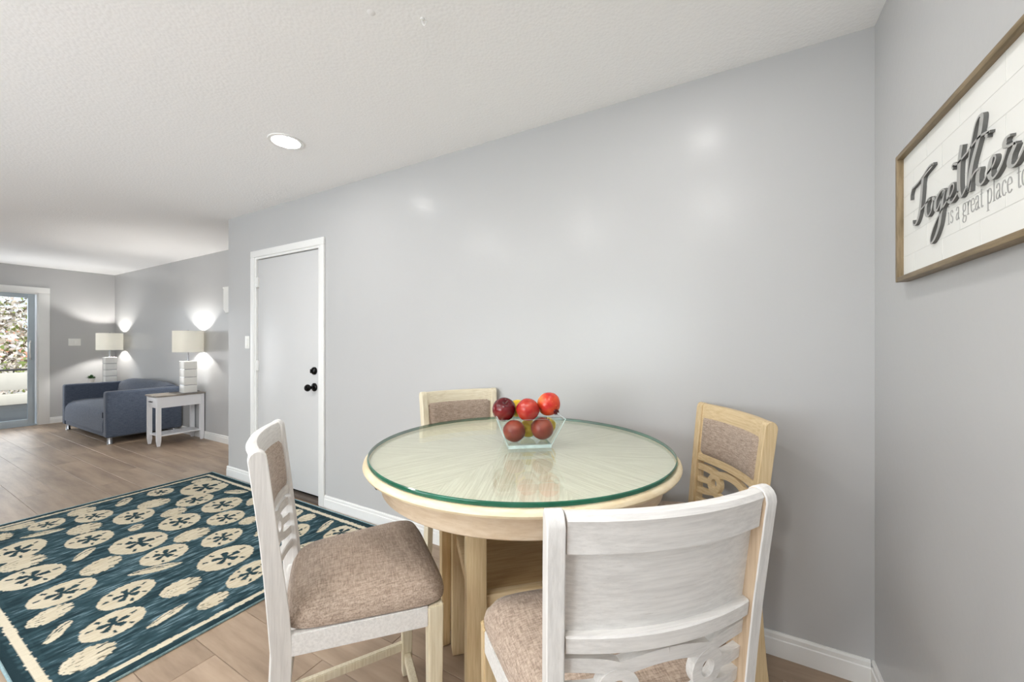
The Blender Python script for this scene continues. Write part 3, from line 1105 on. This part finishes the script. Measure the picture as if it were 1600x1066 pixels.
    for s in (-1, 1):
        # each half: the upper band runs in from the post, dips to the ring and rises again to the middle
        band([(s * hwz(.754), .754), (s * .14, .754), (s * .112, .751), (s * RU, .744)], .026)
        band([(s * RU, .744), (s * .06, .751), (s * .03, .757), (0, .759)], .026)
        band([(s * hwz(.702), .702), (s * .15, .703), (s * (RU + .026), .707)], .022)
        band([(s * RU, .672), (s * .06, .664), (s * .03, .658), (0, .656)], .024)
        band([(s * RU, .672), (s * .112, .665), (s * .14, .659), (s * hwz(.66), .657)], .024)
        # the ring
        n = 28
        outer = [(s * RU + .036 * math.cos(2 * PI * k / n), .708 + .038 * math.sin(2 * PI * k / n)) for k in range(n)]
        inner_ = [(s * RU + .0155 * math.cos(2 * PI * k / n), .708 + .0175 * math.sin(2 * PI * k / n)) for k in range(n)]
        q = [[bm.verts.new(put(*outer[k], .0088)), bm.verts.new(put(*inner_[k], .0088)), bm.verts.new(put(*inner_[k], -.0088)), bm.verts.new(put(*outer[k], -.0088))] for k in range(n)]
        for k in range(n):
            a, b = q[k], q[(k + 1) % n]
            for m_ in range(4):
                bm.faces.new([a[m_], a[(m_ + 1) % 4], b[(m_ + 1) % 4], b[m_]])
    link_mesh('fretwork', bm, mh, t)
    curved_slab('bottom_rail', .600, .625, .010, -.012, mh, t)
    return t

CH = [((-1.026, .849), -35.4), ((-.275, .893), 44.0), ((-.214, 1.585), 122.6), ((-1.094, 1.593), -123.4)]
c_left = make_chair('whitewashed wooden chair at the rug side of the table, its taupe seat in full view', M['white_v'], M['white_h'], M['cream_v'], M['taupe'])
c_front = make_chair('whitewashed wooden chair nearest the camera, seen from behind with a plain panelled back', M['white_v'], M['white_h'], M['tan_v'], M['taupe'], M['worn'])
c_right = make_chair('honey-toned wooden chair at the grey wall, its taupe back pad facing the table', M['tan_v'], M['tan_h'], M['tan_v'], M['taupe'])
c_back = make_chair('cream wooden chair behind the table, only the top of its padded back showing', M['cream_v'], M['cream_h'], M['tan_v'], M['taupe'])
for t, ((x, y), a) in zip((c_left, c_front, c_right, c_back), CH):
    t.location = (x, y, 0)
    t.rotation_euler = (0, 0, math.radians(a))

# ------------------------------------------------------------------ round table
TX, TY, TZ, TR = -.697, 1.308, .886, .558
t = thing('round_table', 'round bleached wood counter-height table with curved apron, square legs and low shelf', 'table', (TX, TY, 0), math.radians(44))
# veneered top: eight wedge leaves set side by side
for k in range(8):
    bm = bmesh.new()
    a0, a1 = 2 * PI * k / 8, 2 * PI * (k + 1) / 8
    pts = [(0, 0)] + [((TR - .018) * math.cos(a0 + (a1 - a0) * j / 12), (TR - .018) * math.sin(a0 + (a1 - a0) * j / 12)) for j in range(13)]
    mid = (a0 + a1) / 2
    c, s = math.cos(-mid), math.sin(-mid)
    pts = [(c * x - s * y, s * x + c * y) for x, y in pts]
    add_prism(bm, pts, 2, TZ - .02, TZ - .0005 - (.0004 if k % 2 else 0))
    o = link_mesh('veneer_wedge', bm, M['top'], t)
    o.rotation_euler = (0, 0, mid)
bm = bmesh.new()
add_lathe(bm, [(TR - .018, TZ), (TR - .004, TZ - .001), (TR + .003, TZ - .007), (TR + .005, TZ - .014), (TR + .001, TZ - .021), (TR - .010, TZ - .025), (TR - .030, TZ - .026), (TR - .05, TZ - .026), (TR - .05, TZ - .02), (TR - .018, TZ - .02), (TR - .018, TZ)], 96)
link_mesh('table_rim', bm, M['rim'], t, True)
bm = bmesh.new()
add_lathe(bm, [(TR - .042, TZ - .026), (TR - .046, TZ - .034), (TR - .050, TZ - .05), (TR - .054, TZ - .098), (TR - .060, TZ - .103), (TR - .074, TZ - .103), (TR - .074, TZ - .026), (TR - .042, TZ - .026)], 96)
link_mesh('apron', bm, M['apron'], t, True)
LR = .209      # half side of the leg square
for sx in (-1, 1):
    for sy in (-1, 1):
        box('leg', (sx * LR - .031, sy * LR - .031, 0), (sx * LR + .031, sy * LR + .031, TZ - .026), M['tan_v'], t, .004)
for sx, sy in ((1, 0), (-1, 0), (0, 1), (0, -1)):
    lo = (sx * LR - .015, -LR + .029, .452) if sx else (-LR + .029, sy * LR - .015, .452)
    hi = (sx * LR + .015, LR - .029, .492) if sx else (LR - .029, sy * LR + .015, .492)
    box('shelf_rail', lo, hi, M['tan_h'], t, .003)
box('shelf', (-LR + .015, -LR + .015, .458), (LR - .015, LR - .015, .480), M['shelf'], t)

lp = on_plane(571, 761, 2, TZ - .034)
la = math.atan2(lp.y - TY, lp.x - TX) - math.radians(44)
o = box('leaf_latch', (-.012, -.010, -.014), (.012, .010, .006), M['black_metal'], t, .002)
o.location = ((TR - .030) * math.cos(la), (TR - .030) * math.sin(la), TZ - .033)
o.rotation_euler = (0, 0, la)

# glass sheet resting on the table
g = thing('glass_tabletop', 'round clear glass sheet with a green edge lying on the wooden table', 'glass', (TX, TY, TZ))
bm = bmesh.new()
GR = .549
add_lathe(bm, [(0, .0140), (GR - .005, .0140)], 128)
add_lathe(bm, [(0, .0006), (GR - .004, .0006)], 128)
link_mesh('clear_sheet', bm, M['glass_top'], g)
bm = bmesh.new()
add_lathe(bm, [(GR - .005, .0140), (GR - .0012, .0125), (GR, .0075), (GR - .0012, .0022), (GR - .004, .0006)], 128)
link_mesh('polished_edge', bm, M['glass_edge'], g, True)
GZ = TZ + .0143

# ------------------------------------------------------------------ glass bowl of fruit
BX, BY, BA = -.682, 1.324, math.radians(37)
t = thing('glass_bowl', 'square clear glass bowl with sloping sides in the middle of the table, full of fruit', 'bowl', (BX, BY, GZ), BA)
bm = bmesh.new()
def sq(h, z, r=.006):
    return [Vector((sx, sy, z)) for sx, sy in ((-h, -h), (h, -h), (h, h), (-h, h))]
rings = [sq(.079, 0), sq(.079, .012), sq(.121, .112), sq(.116, .112), sq(.074, .016)]
vs = [[bm.verts.new(p) for p in r] for r in rings]
for a, b in zip(vs, vs[1:]):
    for k in range(4):
        f = bm.faces.new([a[k], a[(k + 1) % 4], b[(k + 1) % 4], b[k]])
f = bm.faces.new(vs[0]); f = bm.faces.new(vs[-1])
for f in bm.faces:
    zz = [v.co.z for v in f.verts]
    f.material_index = 1 if (min(zz) > .1 or (max(zz) < .0125 and min(zz) < .005 and max(zz) > .005)) else 0
link_mesh('bowl_body', bm, [M['bowl'], M['bowl_rim']], t)
for sx, sy in ((-1, -1), (1, -1), (1, 1), (-1, 1)):
    bm = bmesh.new()
    add_tube(bm, [(sx * .0785, sy * .0785, .008), (sx * .1205, sy * .1205, .112)], .0016, 6)
    link_mesh('corner_edge', bm, M['bowl_rim'], t)

def from_view(lat, dep, z):
    s, c = math.sin(YAW), math.cos(YAW)
    return Vector((-s * dep + c * lat, c * dep + s * lat, z))

def fruit_mat(name, base, patch, third, rough=.25, sc=9):
    m, nt, b = new_mat(name)
    mp = coords(nt)
    n = noise(nt, mp, sc, 3, .5)
    r = ramp(nt, n.outputs['Fac'], [(.38, base), (.52, patch), (.66, third)])
    n2 = noise(nt, mp, 160, 2)
    r2 = ramp(nt, n2.outputs['Fac'], [(.66, (0, 0, 0, 1)), (.72, (.5, .5, .5, 1))])
    mx = nt.nodes.new('ShaderNodeMix')
    mx.data_type = 'RGBA'
    nt.links.new(r2.outputs[0], mx.inputs[0])
    nt.links.new(r.outputs[0], mx.inputs[6])
    mx.inputs[7].default_value = third
    nt.links.new(mx.outputs[2], b.inputs['Base Color'])
    b.inputs['Roughness'].default_value = rough
    return m
M['dark_red'] = fruit_mat('dark_red_skin', srgb(70, 8, 18), srgb(96, 14, 22), srgb(120, 24, 26), .15)
M['red'] = fruit_mat('red_skin', srgb(118, 10, 26), srgb(156, 22, 30), srgb(186, 60, 42))
M['orange'] = fruit_mat('orange_red_skin', srgb(190, 36, 34), srgb(218, 84, 44), srgb(234, 150, 66))
M['dusky'] = fruit_mat('dusky_red_skin', srgb(92, 16, 22), srgb(118, 28, 28), srgb(150, 62, 42), .35)
M['lemon'] = fruit_mat('lemon_skin', srgb(214, 176, 30), srgb(228, 192, 40), srgb(238, 208, 70), .45, 20)

def pomegranate(label, pos, r, mat, rot):
    t = thing('pomegranate', label, 'fruit', pos, 0, 'pomegranates in the glass bowl')
    t.rotation_euler = rot
    bm = bmesh.new()
    bmesh.ops.create_uvsphere(bm, u_segments=28, v_segments=18, radius=r)
    for v in bm.verts:
        a = math.atan2(v.co.y, v.co.x)
        k = 1 + .022 * math.cos(6 * a) * (1 - abs(v.co.z / r) ** 2)
        v.co.x *= k; v.co.y *= k
        v.co.z *= .95
    link_mesh('fruit_body', bm, mat, t, True)
    bm = bmesh.new()
    n = 12
    add_lathe(bm, [(.0, r * .93), (.008, r * .93), (.007, r * 1.02), (.009, r * 1.08), (.011, r * 1.14), (.0085, r * 1.13), (.006, r * 1.04), (0, r * 1.0)], n)
    for i, v in enumerate(bm.verts):
        if v.co.z > r * 1.1:
            a = math.atan2(v.co.y, v.co.x)
            v.co.z += .004 * math.cos(6 * a)
    link_mesh('crown', bm, M['dark_red'], t, True)
    return t
def apple(label, pos, r, mat, rot):
    t = thing('apple', label, 'fruit', pos)
    t.rotation_euler = rot
    bm = bmesh.new()
    prof = []
    for k in range(25):
        a = PI * k / 24
        rad = r * (math.sin(a) ** .9) * (1 + .06 * math.cos(a))
        z = r * math.cos(a) * .98
        dip = .30 * r * math.exp(-(rad / (r * .28)) ** 2)
        prof.append((rad, z - dip if a < PI / 2 else z + dip * .6))
    add_lathe(bm, prof, 32)
    link_mesh('fruit_body', bm, mat, t, True)
    bm = bmesh.new()
    add_tube(bm, [(0, 0, r * .6), (.002, 0, r * .85), (.006, 0, r * 1.08)], .0014, 6)
    link_mesh('stem', bm, M['bark'], t, True)
    return t
def lemon(label, pos, r, rot, group='lemons in the glass bowl'):
    bm = bmesh.new()
    prof = [(0, -r * 1.35), (r * .16, -r * 1.28), (r * .30, -r * 1.12)]
    for k in range(1, 16):
        a = -PI / 2 + PI * (k + 1) / 18
        prof.append((r * math.cos(a) * 1.0, r * 1.15 * math.sin(a)))
    prof += [(r * .30, r * 1.12), (r * .18, r * 1.28), (0, r * 1.36)]
    prof = sorted(prof, key=lambda p: p[1])
    add_lathe(bm, prof, 24)
    o = link_mesh('lemon', bm, M['lemon'], None, True)
    o.location = pos
    o.rotation_euler = rot
    tag(o, label, 'fruit', group)
    return o
FB = GZ + .016
R0 = .041
pomegranate('dusky red pomegranate low in the bowl, left of the yellow lemon', from_view(.008, 1.438, FB + R0), R0, M['dusky'], (-1.2, .3, .3))
pomegranate('dusky red pomegranate low in the bowl, right of the yellow lemon', from_view(.112, 1.452, FB + R0 + .006), R0 + .001, M['dusky'], (-1.0, .4, .2))
apple('glossy dark red apple at the top left of the fruit bowl', from_view(-.030, 1.465, 1.031), .0445, M['dark_red'], (.35, .5, 0))
pomegranate('red pomegranate at the top middle of the fruit bowl', from_view(.058, 1.436, 1.036), .0425, M['red'], (-1.0, .2, .4))
pomegranate('orange-red pomegranate with its crown showing, at the top right of the bowl', from_view(.138, 1.468, 1.052), .0445, M['orange'], (2.1, .0, 1.15))
lemon('yellow lemon low in the bowl between the two dusky pomegranates', from_view(.062, 1.505, FB + .036), .034, (1.2, .3, .6), None)
lemon('yellow lemon high in the bowl, peeping between the apple and the red pomegranate', from_view(.020, 1.512, 1.028), .033, (1.3, .2, 1.5), None)
lemon('yellow lemon at the back of the bowl, under the orange-red pomegranate', from_view(.136, 1.530, FB + .040), .032, (1.45, .2, 2.6), None)

# ------------------------------------------------------------------ framed wall sign
SXF = .435                                    # front plane of the frame
t = thing('wall_sign', 'framed white word sign with raised script lettering, hung on the right wall', 'sign', (0, 0, 0))
SYL, SYR, SZ0, SZ1 = 1.610, .80, 1.466, 1.847
fw, XB = .014, XE - .001
for lo, hi, mm in (((SXF, SYL - fw, SZ0), (XB, SYL, SZ1), 'frame_wood'), ((SXF, SYR, SZ0), (XB, SYR + fw, SZ1), 'frame_wood'),
                   ((SXF, SYR + fw, SZ0), (XB, SYL - fw, SZ0 + fw), 'frame_wood_h'), ((SXF, SYR + fw, SZ1 - fw), (XB, SYL - fw, SZ1), 'frame_wood_h')):
    box('frame_rail', lo, hi, M[mm], t, .0015)
XP = SXF + .015                               # face of the white board
box('board', (XP, SYR + fw, SZ0 + fw), (XB - .002, SYL - fw, SZ1 - fw), M['sign_board'], t)
bm = bmesh.new()
nrow = 6
for k in range(1, nrow):
    z = SZ0 + fw + (SZ1 - SZ0 - 2 * fw) * k / nrow
    add_box(bm, (XP - .0004, SYR + fw, z - .0008), (XP + .001, SYL - fw, z + .0008))
for k in range(nrow):
    z0 = SZ0 + fw + (SZ1 - SZ0 - 2 * fw) * k / nrow
    z1 = SZ0 + fw + (SZ1 - SZ0 - 2 * fw) * (k + 1) / nrow
    for q in range(5):
        y_ = SYL - .09 - q * .17 - (.085 if k % 2 else 0)
        if SYR + fw < y_ < SYL - fw:
            add_box(bm, (XP - .0004, y_ - .0008, z0), (XP + .001, y_ + .0008, z1))
link_mesh('board_line', bm, M['sign_line'], t)
# raised script: strokes traced as pixels of the photograph, put back on the sign's own plane
XL0 = SXF + .0075
def za(p):      # first tracing crop
    q = on_plane(1415 + p[0] / 7.618, 250 + p[1] / 7.618, 0, XL0)
    return (-q.y, q.z)
def zb(p):      # second tracing crop
    return za((p[0] + 571.4, p[1] - 609.4))
strokes = [
    [za(p) for p in ((58, 480), (60, 420), (78, 345), (100, 322), (150, 265), (205, 190), (250, 115), (290, 65), (318, 55), (300, 90), (250, 150), (215, 200))],
    [za(p) for p in ((205, 195), (192, 330), (182, 470), (168, 590), (148, 690), (118, 765), (90, 770), (84, 722))],
    [za(p) for p in ((180, 590), (215, 550), (262, 492), (306, 446))],
    [za(p) for p in ((306, 446), (268, 468), (240, 560), (240, 640), (266, 668), (300, 610), (320, 520), (318, 455), (345, 470))],
    [za(p) for p in ((470, 372), (440, 352), (398, 395), (356, 490), (350, 580), (372, 596), (408, 510), (450, 390))],
    [za(p) for p in ((452, 372), (432, 500), (418, 640), (390, 800), (340, 940), (300, 990), (292, 940), (320, 830), (372, 700), (430, 590), (485, 490))],
    [za(p) for p in ((485, 492), (530, 430), (562, 360), (572, 300), (552, 280), (520, 330), (502, 420), (512, 490), (545, 500), (588, 440), (625, 370))],
    [zb(p) for p in ((92, 430), (72, 560), (62, 700), (58, 850), (62, 980), (86, 1045), (115, 1005), (150, 925))],
    [zb(p) for p in ((-8, 720), (-22, 690), (0, 655), (40, 655), (100, 590), (165, 510), (230, 418), (300, 338), (372, 290), (430, 270))],
    [zb(p) for p in ((420, 275), (395, 300), (382, 340))],
    [zb(p) for p in ((160, 995), (160, 830), (176, 620), (206, 420), (248, 210), (296, 95), (330, 85), (322, 200), (300, 330), (262, 480), (216, 660), (190, 820), (174, 990))],
    [zb(p) for p in ((176, 985), (192, 900), (222, 800), (262, 738), (296, 722), (284, 800), (284, 880), (312, 905), (352, 868), (400, 770))],
    [zb(p) for p in ((400, 772), (450, 705), (486, 630), (496, 570), (470, 560), (438, 630), (422, 740), (432, 815), (468, 825), (520, 760), (570, 660), (612, 540), (634, 460))],
    [zb(p) for p in ((672, 312), (632, 340), (606, 400), (612, 448), (650, 446), (692, 420), (738, 404))],
    [zb(p) for p in ((738, 404), (712, 470), (676, 560), (660, 640), (680, 682), (730, 660), (790, 560), (850, 430), (900, 330))],
]
bm = bmesh.new()
putx = lambda u, v, off: Vector((off, -u, v))
for st in strokes:
    p = spline([(a, b, 0) for a, b in st], 7)
    w = []
    for i in range(len(p)):
        d = p[min(i + 1, len(p) - 1)] - p[max(i - 1, 0)]
        down = max(0.0, -d.y / (d.length + 1e-9))
        w.append(.0046 + .0105 * down ** 2)
    add_ribbon(bm, p, w, XL0, XP, putx)
bmesh.ops.recalc_face_normals(bm, faces=bm.faces)
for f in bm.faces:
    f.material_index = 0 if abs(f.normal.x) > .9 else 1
link_mesh('script_word', bm, [M['letter'], M['letter_side']], t)
# printed line of small serif lettering
GL = {
    'i': (.55, [[(.25, 0), (.25, .95)], [(.25, 1.36), (.25, 1.46)], [(.05, 0), (.45, 0)], [(.08, .92), (.25, .95)]]),
    's': (.72, [[(.60, .78), (.48, .97), (.22, .95), (.14, .74), (.34, .54), (.56, .38), (.54, .10), (.30, .0), (.08, .14)]]),
    'a': (.85, [[(.12, .74), (.22, .95), (.44, .97), (.58, .80), (.58, .2), (.66, .02), (.80, .08)], [(.58, .56), (.30, .50), (.10, .26), (.18, .03), (.40, .03), (.58, .24)]]),
    'g': (.88, [[(.40, .98), (.16, .88), (.14, .52), (.36, .38), (.58, .50), (.60, .84), (.40, .98)], [(.56, .92), (.82, .98)], [(.24, .40), (.14, .22), (.28, .08), (.60, .02), (.74, -.16), (.60, -.40), (.30, -.44), (.08, -.28), (.20, -.04), (.36, .06)]]),
    'r': (.70, [[(.24, 0), (.24, .95)], [(.04, 0), (.46, 0)], [(.06, .92), (.24, .95)], [(.24, .62), (.36, .90), (.56, .97), (.64, .84)]]),
    'e': (.82, [[(.12, .54), (.68, .56), (.62, .86), (.40, .98), (.16, .82), (.10, .46), (.20, .12), (.44, .0), (.70, .16)]]),
    't': (.60, [[(.28, 1.28), (.28, .20), (.38, .0), (.56, .08)], [(.04, .95), (.54, .95)]]),
    'p': (.95, [[(.24, -.46), (.24, .95)], [(.04, -.46), (.46, -.46)], [(.06, .92), (.24, .95)], [(.24, .74), (.42, .97), (.68, .92), (.82, .56), (.70, .12), (.44, .0), (.24, .16)]]),
    'l': (.52, [[(.26, 0), (.26, 1.52)], [(.06, 0), (.46, 0)], [(.08, 1.48), (.26, 1.52)]]),
    'c': (.78, [[(.66, .74), (.50, .97), (.24, .90), (.10, .50), (.22, .10), (.46, .0), (.68, .16)]]),
    'o': (.92, [[(.44, .98), (.18, .84), (.10, .50), (.20, .12), (.46, .0), (.72, .14), (.80, .50), (.70, .86), (.44, .98)]]),
    'b': (.95, [[(.22, .06), (.22, 1.52)], [(.04, 1.48), (.22, 1.52)], [(.22, .76), (.42, .97), (.68, .90), (.80, .52), (.68, .10), (.44, .0), (.22, .10)]]),
    ' ': (.52, []),
}
p0 = on_plane(1481.0, 351.5, 0, XP)
p1 = on_plane(1583.0, 298.5, 0, XP)
full, part = 'is a great place to be', 'is a great place'
adv = sum(GL[c][0] for c in part)
su = (p0.y - p1.y) / adv
slope = (p1.z - p0.z) / (p0.y - p1.y)
xh = .0295
bm = bmesh.new()
cur = 0.0
for ch in full:
    wd, sts = GL[ch]
    for st in sts:
        p = spline([((cur + a) * su, b * xh, 0) for a, b in st], 4 if len(st) > 2 else 1)
        w = []
        for i in range(len(p)):
            d = p[min(i + 1, len(p) - 1)] - p[max(i - 1, 0)]
            w.append(.0011 + .0024 * abs(d.y) / (d.length + 1e-9))
        add_ribbon(bm, p, w, XP - .0006, XP, lambda u, v, off: Vector((off, p0.y - u, p0.z + slope * u + v)))
    cur += wd
link_mesh('printed_line', bm, M['print'], t)

# ------------------------------------------------------------------ loveseat
t = thing('loveseat', 'slate blue-grey slipcovered two-seat sofa with short chrome feet against the living room wall', 'sofa', (-7.65, 1.745, 0))
HWS, DS, AT = .90, .770, .125
def soft_box(name, lo, hi, r, mat, parent, puff=0.0, seg=4):
    bm = bmesh.new()
    add_box(bm, lo, hi, r, 0, seg)
    if puff:
        bmesh.ops.subdivide_edges(bm, edges=bm.edges[:], cuts=4, use_grid_fill=True)
        cx, cy, cz = [(a + b) / 2 for a, b in zip(lo, hi)]
        hx, hy, hz = [(b - a) / 2 for a, b in zip(lo, hi)]
        for v in bm.verts:
            a, b = (v.co.x - cx) / hx, (v.co.y - cy) / hy
            if v.co.z > cz:
                v.co.z += puff * max(0, 1 - a * a) * max(0, 1 - b * b)
    return link_mesh(name, bm, mat, parent, True)
for s in (-1, 1):
    x0, x1 = (-HWS, -HWS + AT) if s < 0 else (HWS - AT, HWS)
    soft_box('arm', (x0, 0, .085), (x1, DS, .665), .028, M['sofa'], t)
soft_box('seat_base', (-HWS + AT - .01, .012, .085), (HWS - AT + .01, DS, .27), .02, M['sofa'], t)
# seat cushion with a rolled front edge
bm = bmesh.new()
prof = [(.0, .15), (-.002, .25), (.008, .34), (.035, .395), (.085, .425), (.2, .44), (.4, .435), (.62, .42), (.62, .26), (.02, .15)]
add_prism(bm, prof, 0, -HWS + AT + .001, HWS - AT - .001)
link_mesh('seat_cushion', bm, M['sofa'], t, True)
bm = bmesh.new()
n = 16
secs = []
for i in range(n + 1):
    u = -1 + 2 * i / n
    x_ = u * (HWS - AT + .005)
    up = .04 * (1 - u ** 4)
    secs.append([bm.verts.new((x_, y_, z_)) for y_, z_ in ((.52, .25), (.545, .45), (.575, .62 + up), (.605, .665 + up), (.66, .685 + up), (.73, .675 + up), (.766, .64), (.77, .25))])
for a, b in zip(secs, secs[1:]):
    for k in range(8):
        bm.faces.new([a[k], a[(k + 1) % 8], b[(k + 1) % 8], b[k]])
bm.faces.new(secs[0]); bm.faces.new(secs[-1][::-1])
link_mesh('backrest', bm, M['sofa'], t, True)
for x_ in (-HWS + .065, HWS - .065):
    for y_ in (.05, DS - .07):
        bm = bmesh.new()
        add_lathe(bm, [(0, 0), (.026, 0), (.027, .004), (.024, .010), (.024, .086), (0, .086)], 20, (x_, y_))
        link_mesh('foot', bm, M['chrome'], t, True)
box('side_tab', (HWS - AT - .008, -.004, .33), (HWS - AT + .004, .004, .40), M['sofa_tab'], t)

# ------------------------------------------------------------------ narrow side tables (made once, copied once)
def side_table(label, loc):
    t = thing('side_table', label, 'table', loc)
    w, d, H_ = .155, .245, .625
    box('table_top', (-w - .012, -d - .012, H_ - .020), (w + .012, d + .008, H_), M['side_top'], t, .004)
    for sx in (-1, 1):
        for sy in (-1, 1):
            bm = bmesh.new()
            sub = bmesh.new()
            x0, y0 = sx * (w - .021), sy * (d - .021)
            q = .021
            prof = [(.013, 0), (q, .07), (q, H_ - .020)]
            vs = [[sub.verts.new((x0 + a * r, y0 + b * r, z)) for a, b in ((-1, -1), (1, -1), (1, 1), (-1, 1))] for r, z in prof]
            for A, B in zip(vs, vs[1:]):
                for k in range(4):
                    sub.faces.new([A[k], A[(k + 1) % 4], B[(k + 1) % 4], B[k]])
            sub.faces.new(vs[0]); sub.faces.new(vs[-1][::-1])
            merge(bm, sub)
            link_mesh('leg', bm, M['side_white'], t)
    for s in (-1, 1):
        x0 = s * (w - .012)
        box('side_panel', (x0 - .008, -d + .042, .470), (x0 + .008, d - .042, H_ - .020), M['side_white'], t)
    box('rear_panel', (-w + .042, d - .020, .470), (w - .042, d - .004, H_ - .020), M['side_white'], t)
    dr = box('drawer', (-w + .044, -d + .002, .478), (w - .044, -d + .30, H_ - .028), M['side_white'], t, .003)
    bm = bmesh.new()
    add_tube(bm, [(-.03, -d - .002, .545), (-.026, -d - .022, .545), (.026, -d - .022, .545), (.03, -d - .002, .545)], .0055, 8)
    link_mesh('drawer_pull', bm, M['black_metal'], dr, True)
    box('lower_rail', (-w + .042, -d + .008, .470), (w - .042, -d + .022, .478), M['side_white'], t)
    for k in range(4):
        x0 = -w + .012 + k * (2 * w - .024) / 4
        box('shelf_slat', (x0 + .001, -d + .02, .118), (x0 + (2 * w - .024) / 4 - .001, d - .02, .134), M['side_white'], t, .002)
    return t
near_tab = side_table('narrow white side table with a grey top and one drawer, right of the loveseat', (-6.270, 2.270, 0))
far_tab = copy_tree(near_tab)
far_tab.location = (-8.96, 2.270, 0)
far_tab['label'] = 'narrow side table in the far corner, mostly hidden behind the loveseat arm'

# ------------------------------------------------------------------ table lamps
def table_lamp(label, loc):
    t = thing('table_lamp', label, 'lamp', loc, 0, 'lit table lamps beside the loveseat')
    zs = [0.004, .104, .206, .308, .415]
    box('foot_plate', (-.074, -.074, 0), (.074, .074, .006), M['chrome'], t, .001)
    for k in range(4):
        box('stone_block', (-.070, -.070, zs[k] + .003), (.070, .070, zs[k + 1] - .003), M['lamp_block'], t, .004)
        if k < 3:
            box('metal_spacer', (-.064, -.064, zs[k + 1] - .003), (.064, .064, zs[k + 1] + .003), M['chrome'], t)
    bm = bmesh.new()
    add_lathe(bm, [(0, .412), (.016, .412), (.014, .42), (.008, .424), (.008, .60), (.014, .61), (.014, .645), (0, .645)], 16)
    link_mesh('stem', bm, M['chrome'], t, True)
    bm = bmesh.new()
    bmesh.ops.create_uvsphere(bm, u_segments=18, v_segments=12, radius=.03)
    for v in bm.verts:
        v.co.z += .662
    link_mesh('bulb', bm, M['bulb'], t, True)
    bm = bmesh.new()
    add_lathe(bm, [(.195, .530), (.195, .805)], 56, sx=1.0, sy=.80)
    add_lathe(bm, [(.1935, .805), (.1935, .530)], 56, sx=1.0, sy=.80)
    link_mesh('lamp_shade', bm, M['shade'], t, True)
    bm = bmesh.new()
    for a in (0, PI / 2):
        add_tube(bm, [(-math.cos(a) * .192, -math.sin(a) * .153, .79), (0, 0, .796), (math.cos(a) * .192, math.sin(a) * .153, .79)], .0025, 6)
    add_tube(bm, [(0, 0, .645), (.04, 0, .68), (.04, 0, .74), (0, 0, .80)], .002, 6)
    add_lathe(bm, [(0, .79), (.008, .792), (.008, .808), (.004, .82), (0, .82)], 12)
    link_mesh('shade_spider', bm, M['chrome'], t, True)
    return t
lamp = table_lamp('lit lamp with a drum shade and white block base on the near side table', (-6.175, 2.362, .625))
far_lamp = copy_tree(lamp)
far_lamp.location = (-8.915, 2.345, .625)
far_lamp['label'] = 'lit drum-shade lamp with white block base in the far corner'
# cord of the near lamp, in the lamp's own coordinates
bm = bmesh.new()
add_tube(bm, spline([(-.072, -.02, .004), (-.14, -.06, .004), (-.19, -.13, .004), (-.18, -.02, .005), (-.13, .09, .004), (-.08, .156, .005)], 6), .003, 6)
link_mesh('cord', bm, M['cord'], lamp, True)

# small potted plant
t = thing('potted_plant', 'tiny green plant in a white pot on the far side table, left of the lamp', 'plant', (-9.05, 2.165, .625))
bm = bmesh.new()
add_lathe(bm, [(0, 0), (.032, 0), (.044, .07), (.040, .07), (.036, .055), (0, .055)], 24)
link_mesh('pot', bm, M['pot'], t, True)
bm = bmesh.new()
for k in range(70):
    a, el = random.uniform(0, 2 * PI), random.uniform(.35, 1.5)
    d = Vector((math.cos(a) * math.cos(el), math.sin(a) * math.cos(el), math.sin(el)))
    L_ = random.uniform(.05, .085)
    base = Vector((0, 0, .058))
    side = d.cross(Vector((0, 0, 1))).normalized() * .010
    p = [base, base + d * L_ * .6 + side, base + d * L_ + Vector((0, 0, -.006)), base + d * L_ * .6 - side]
    bm.faces.new([bm.verts.new(q) for q in p])
o = link_mesh('leaves', bm, M['leaf'], t)
o['kind'] = 'stuff'
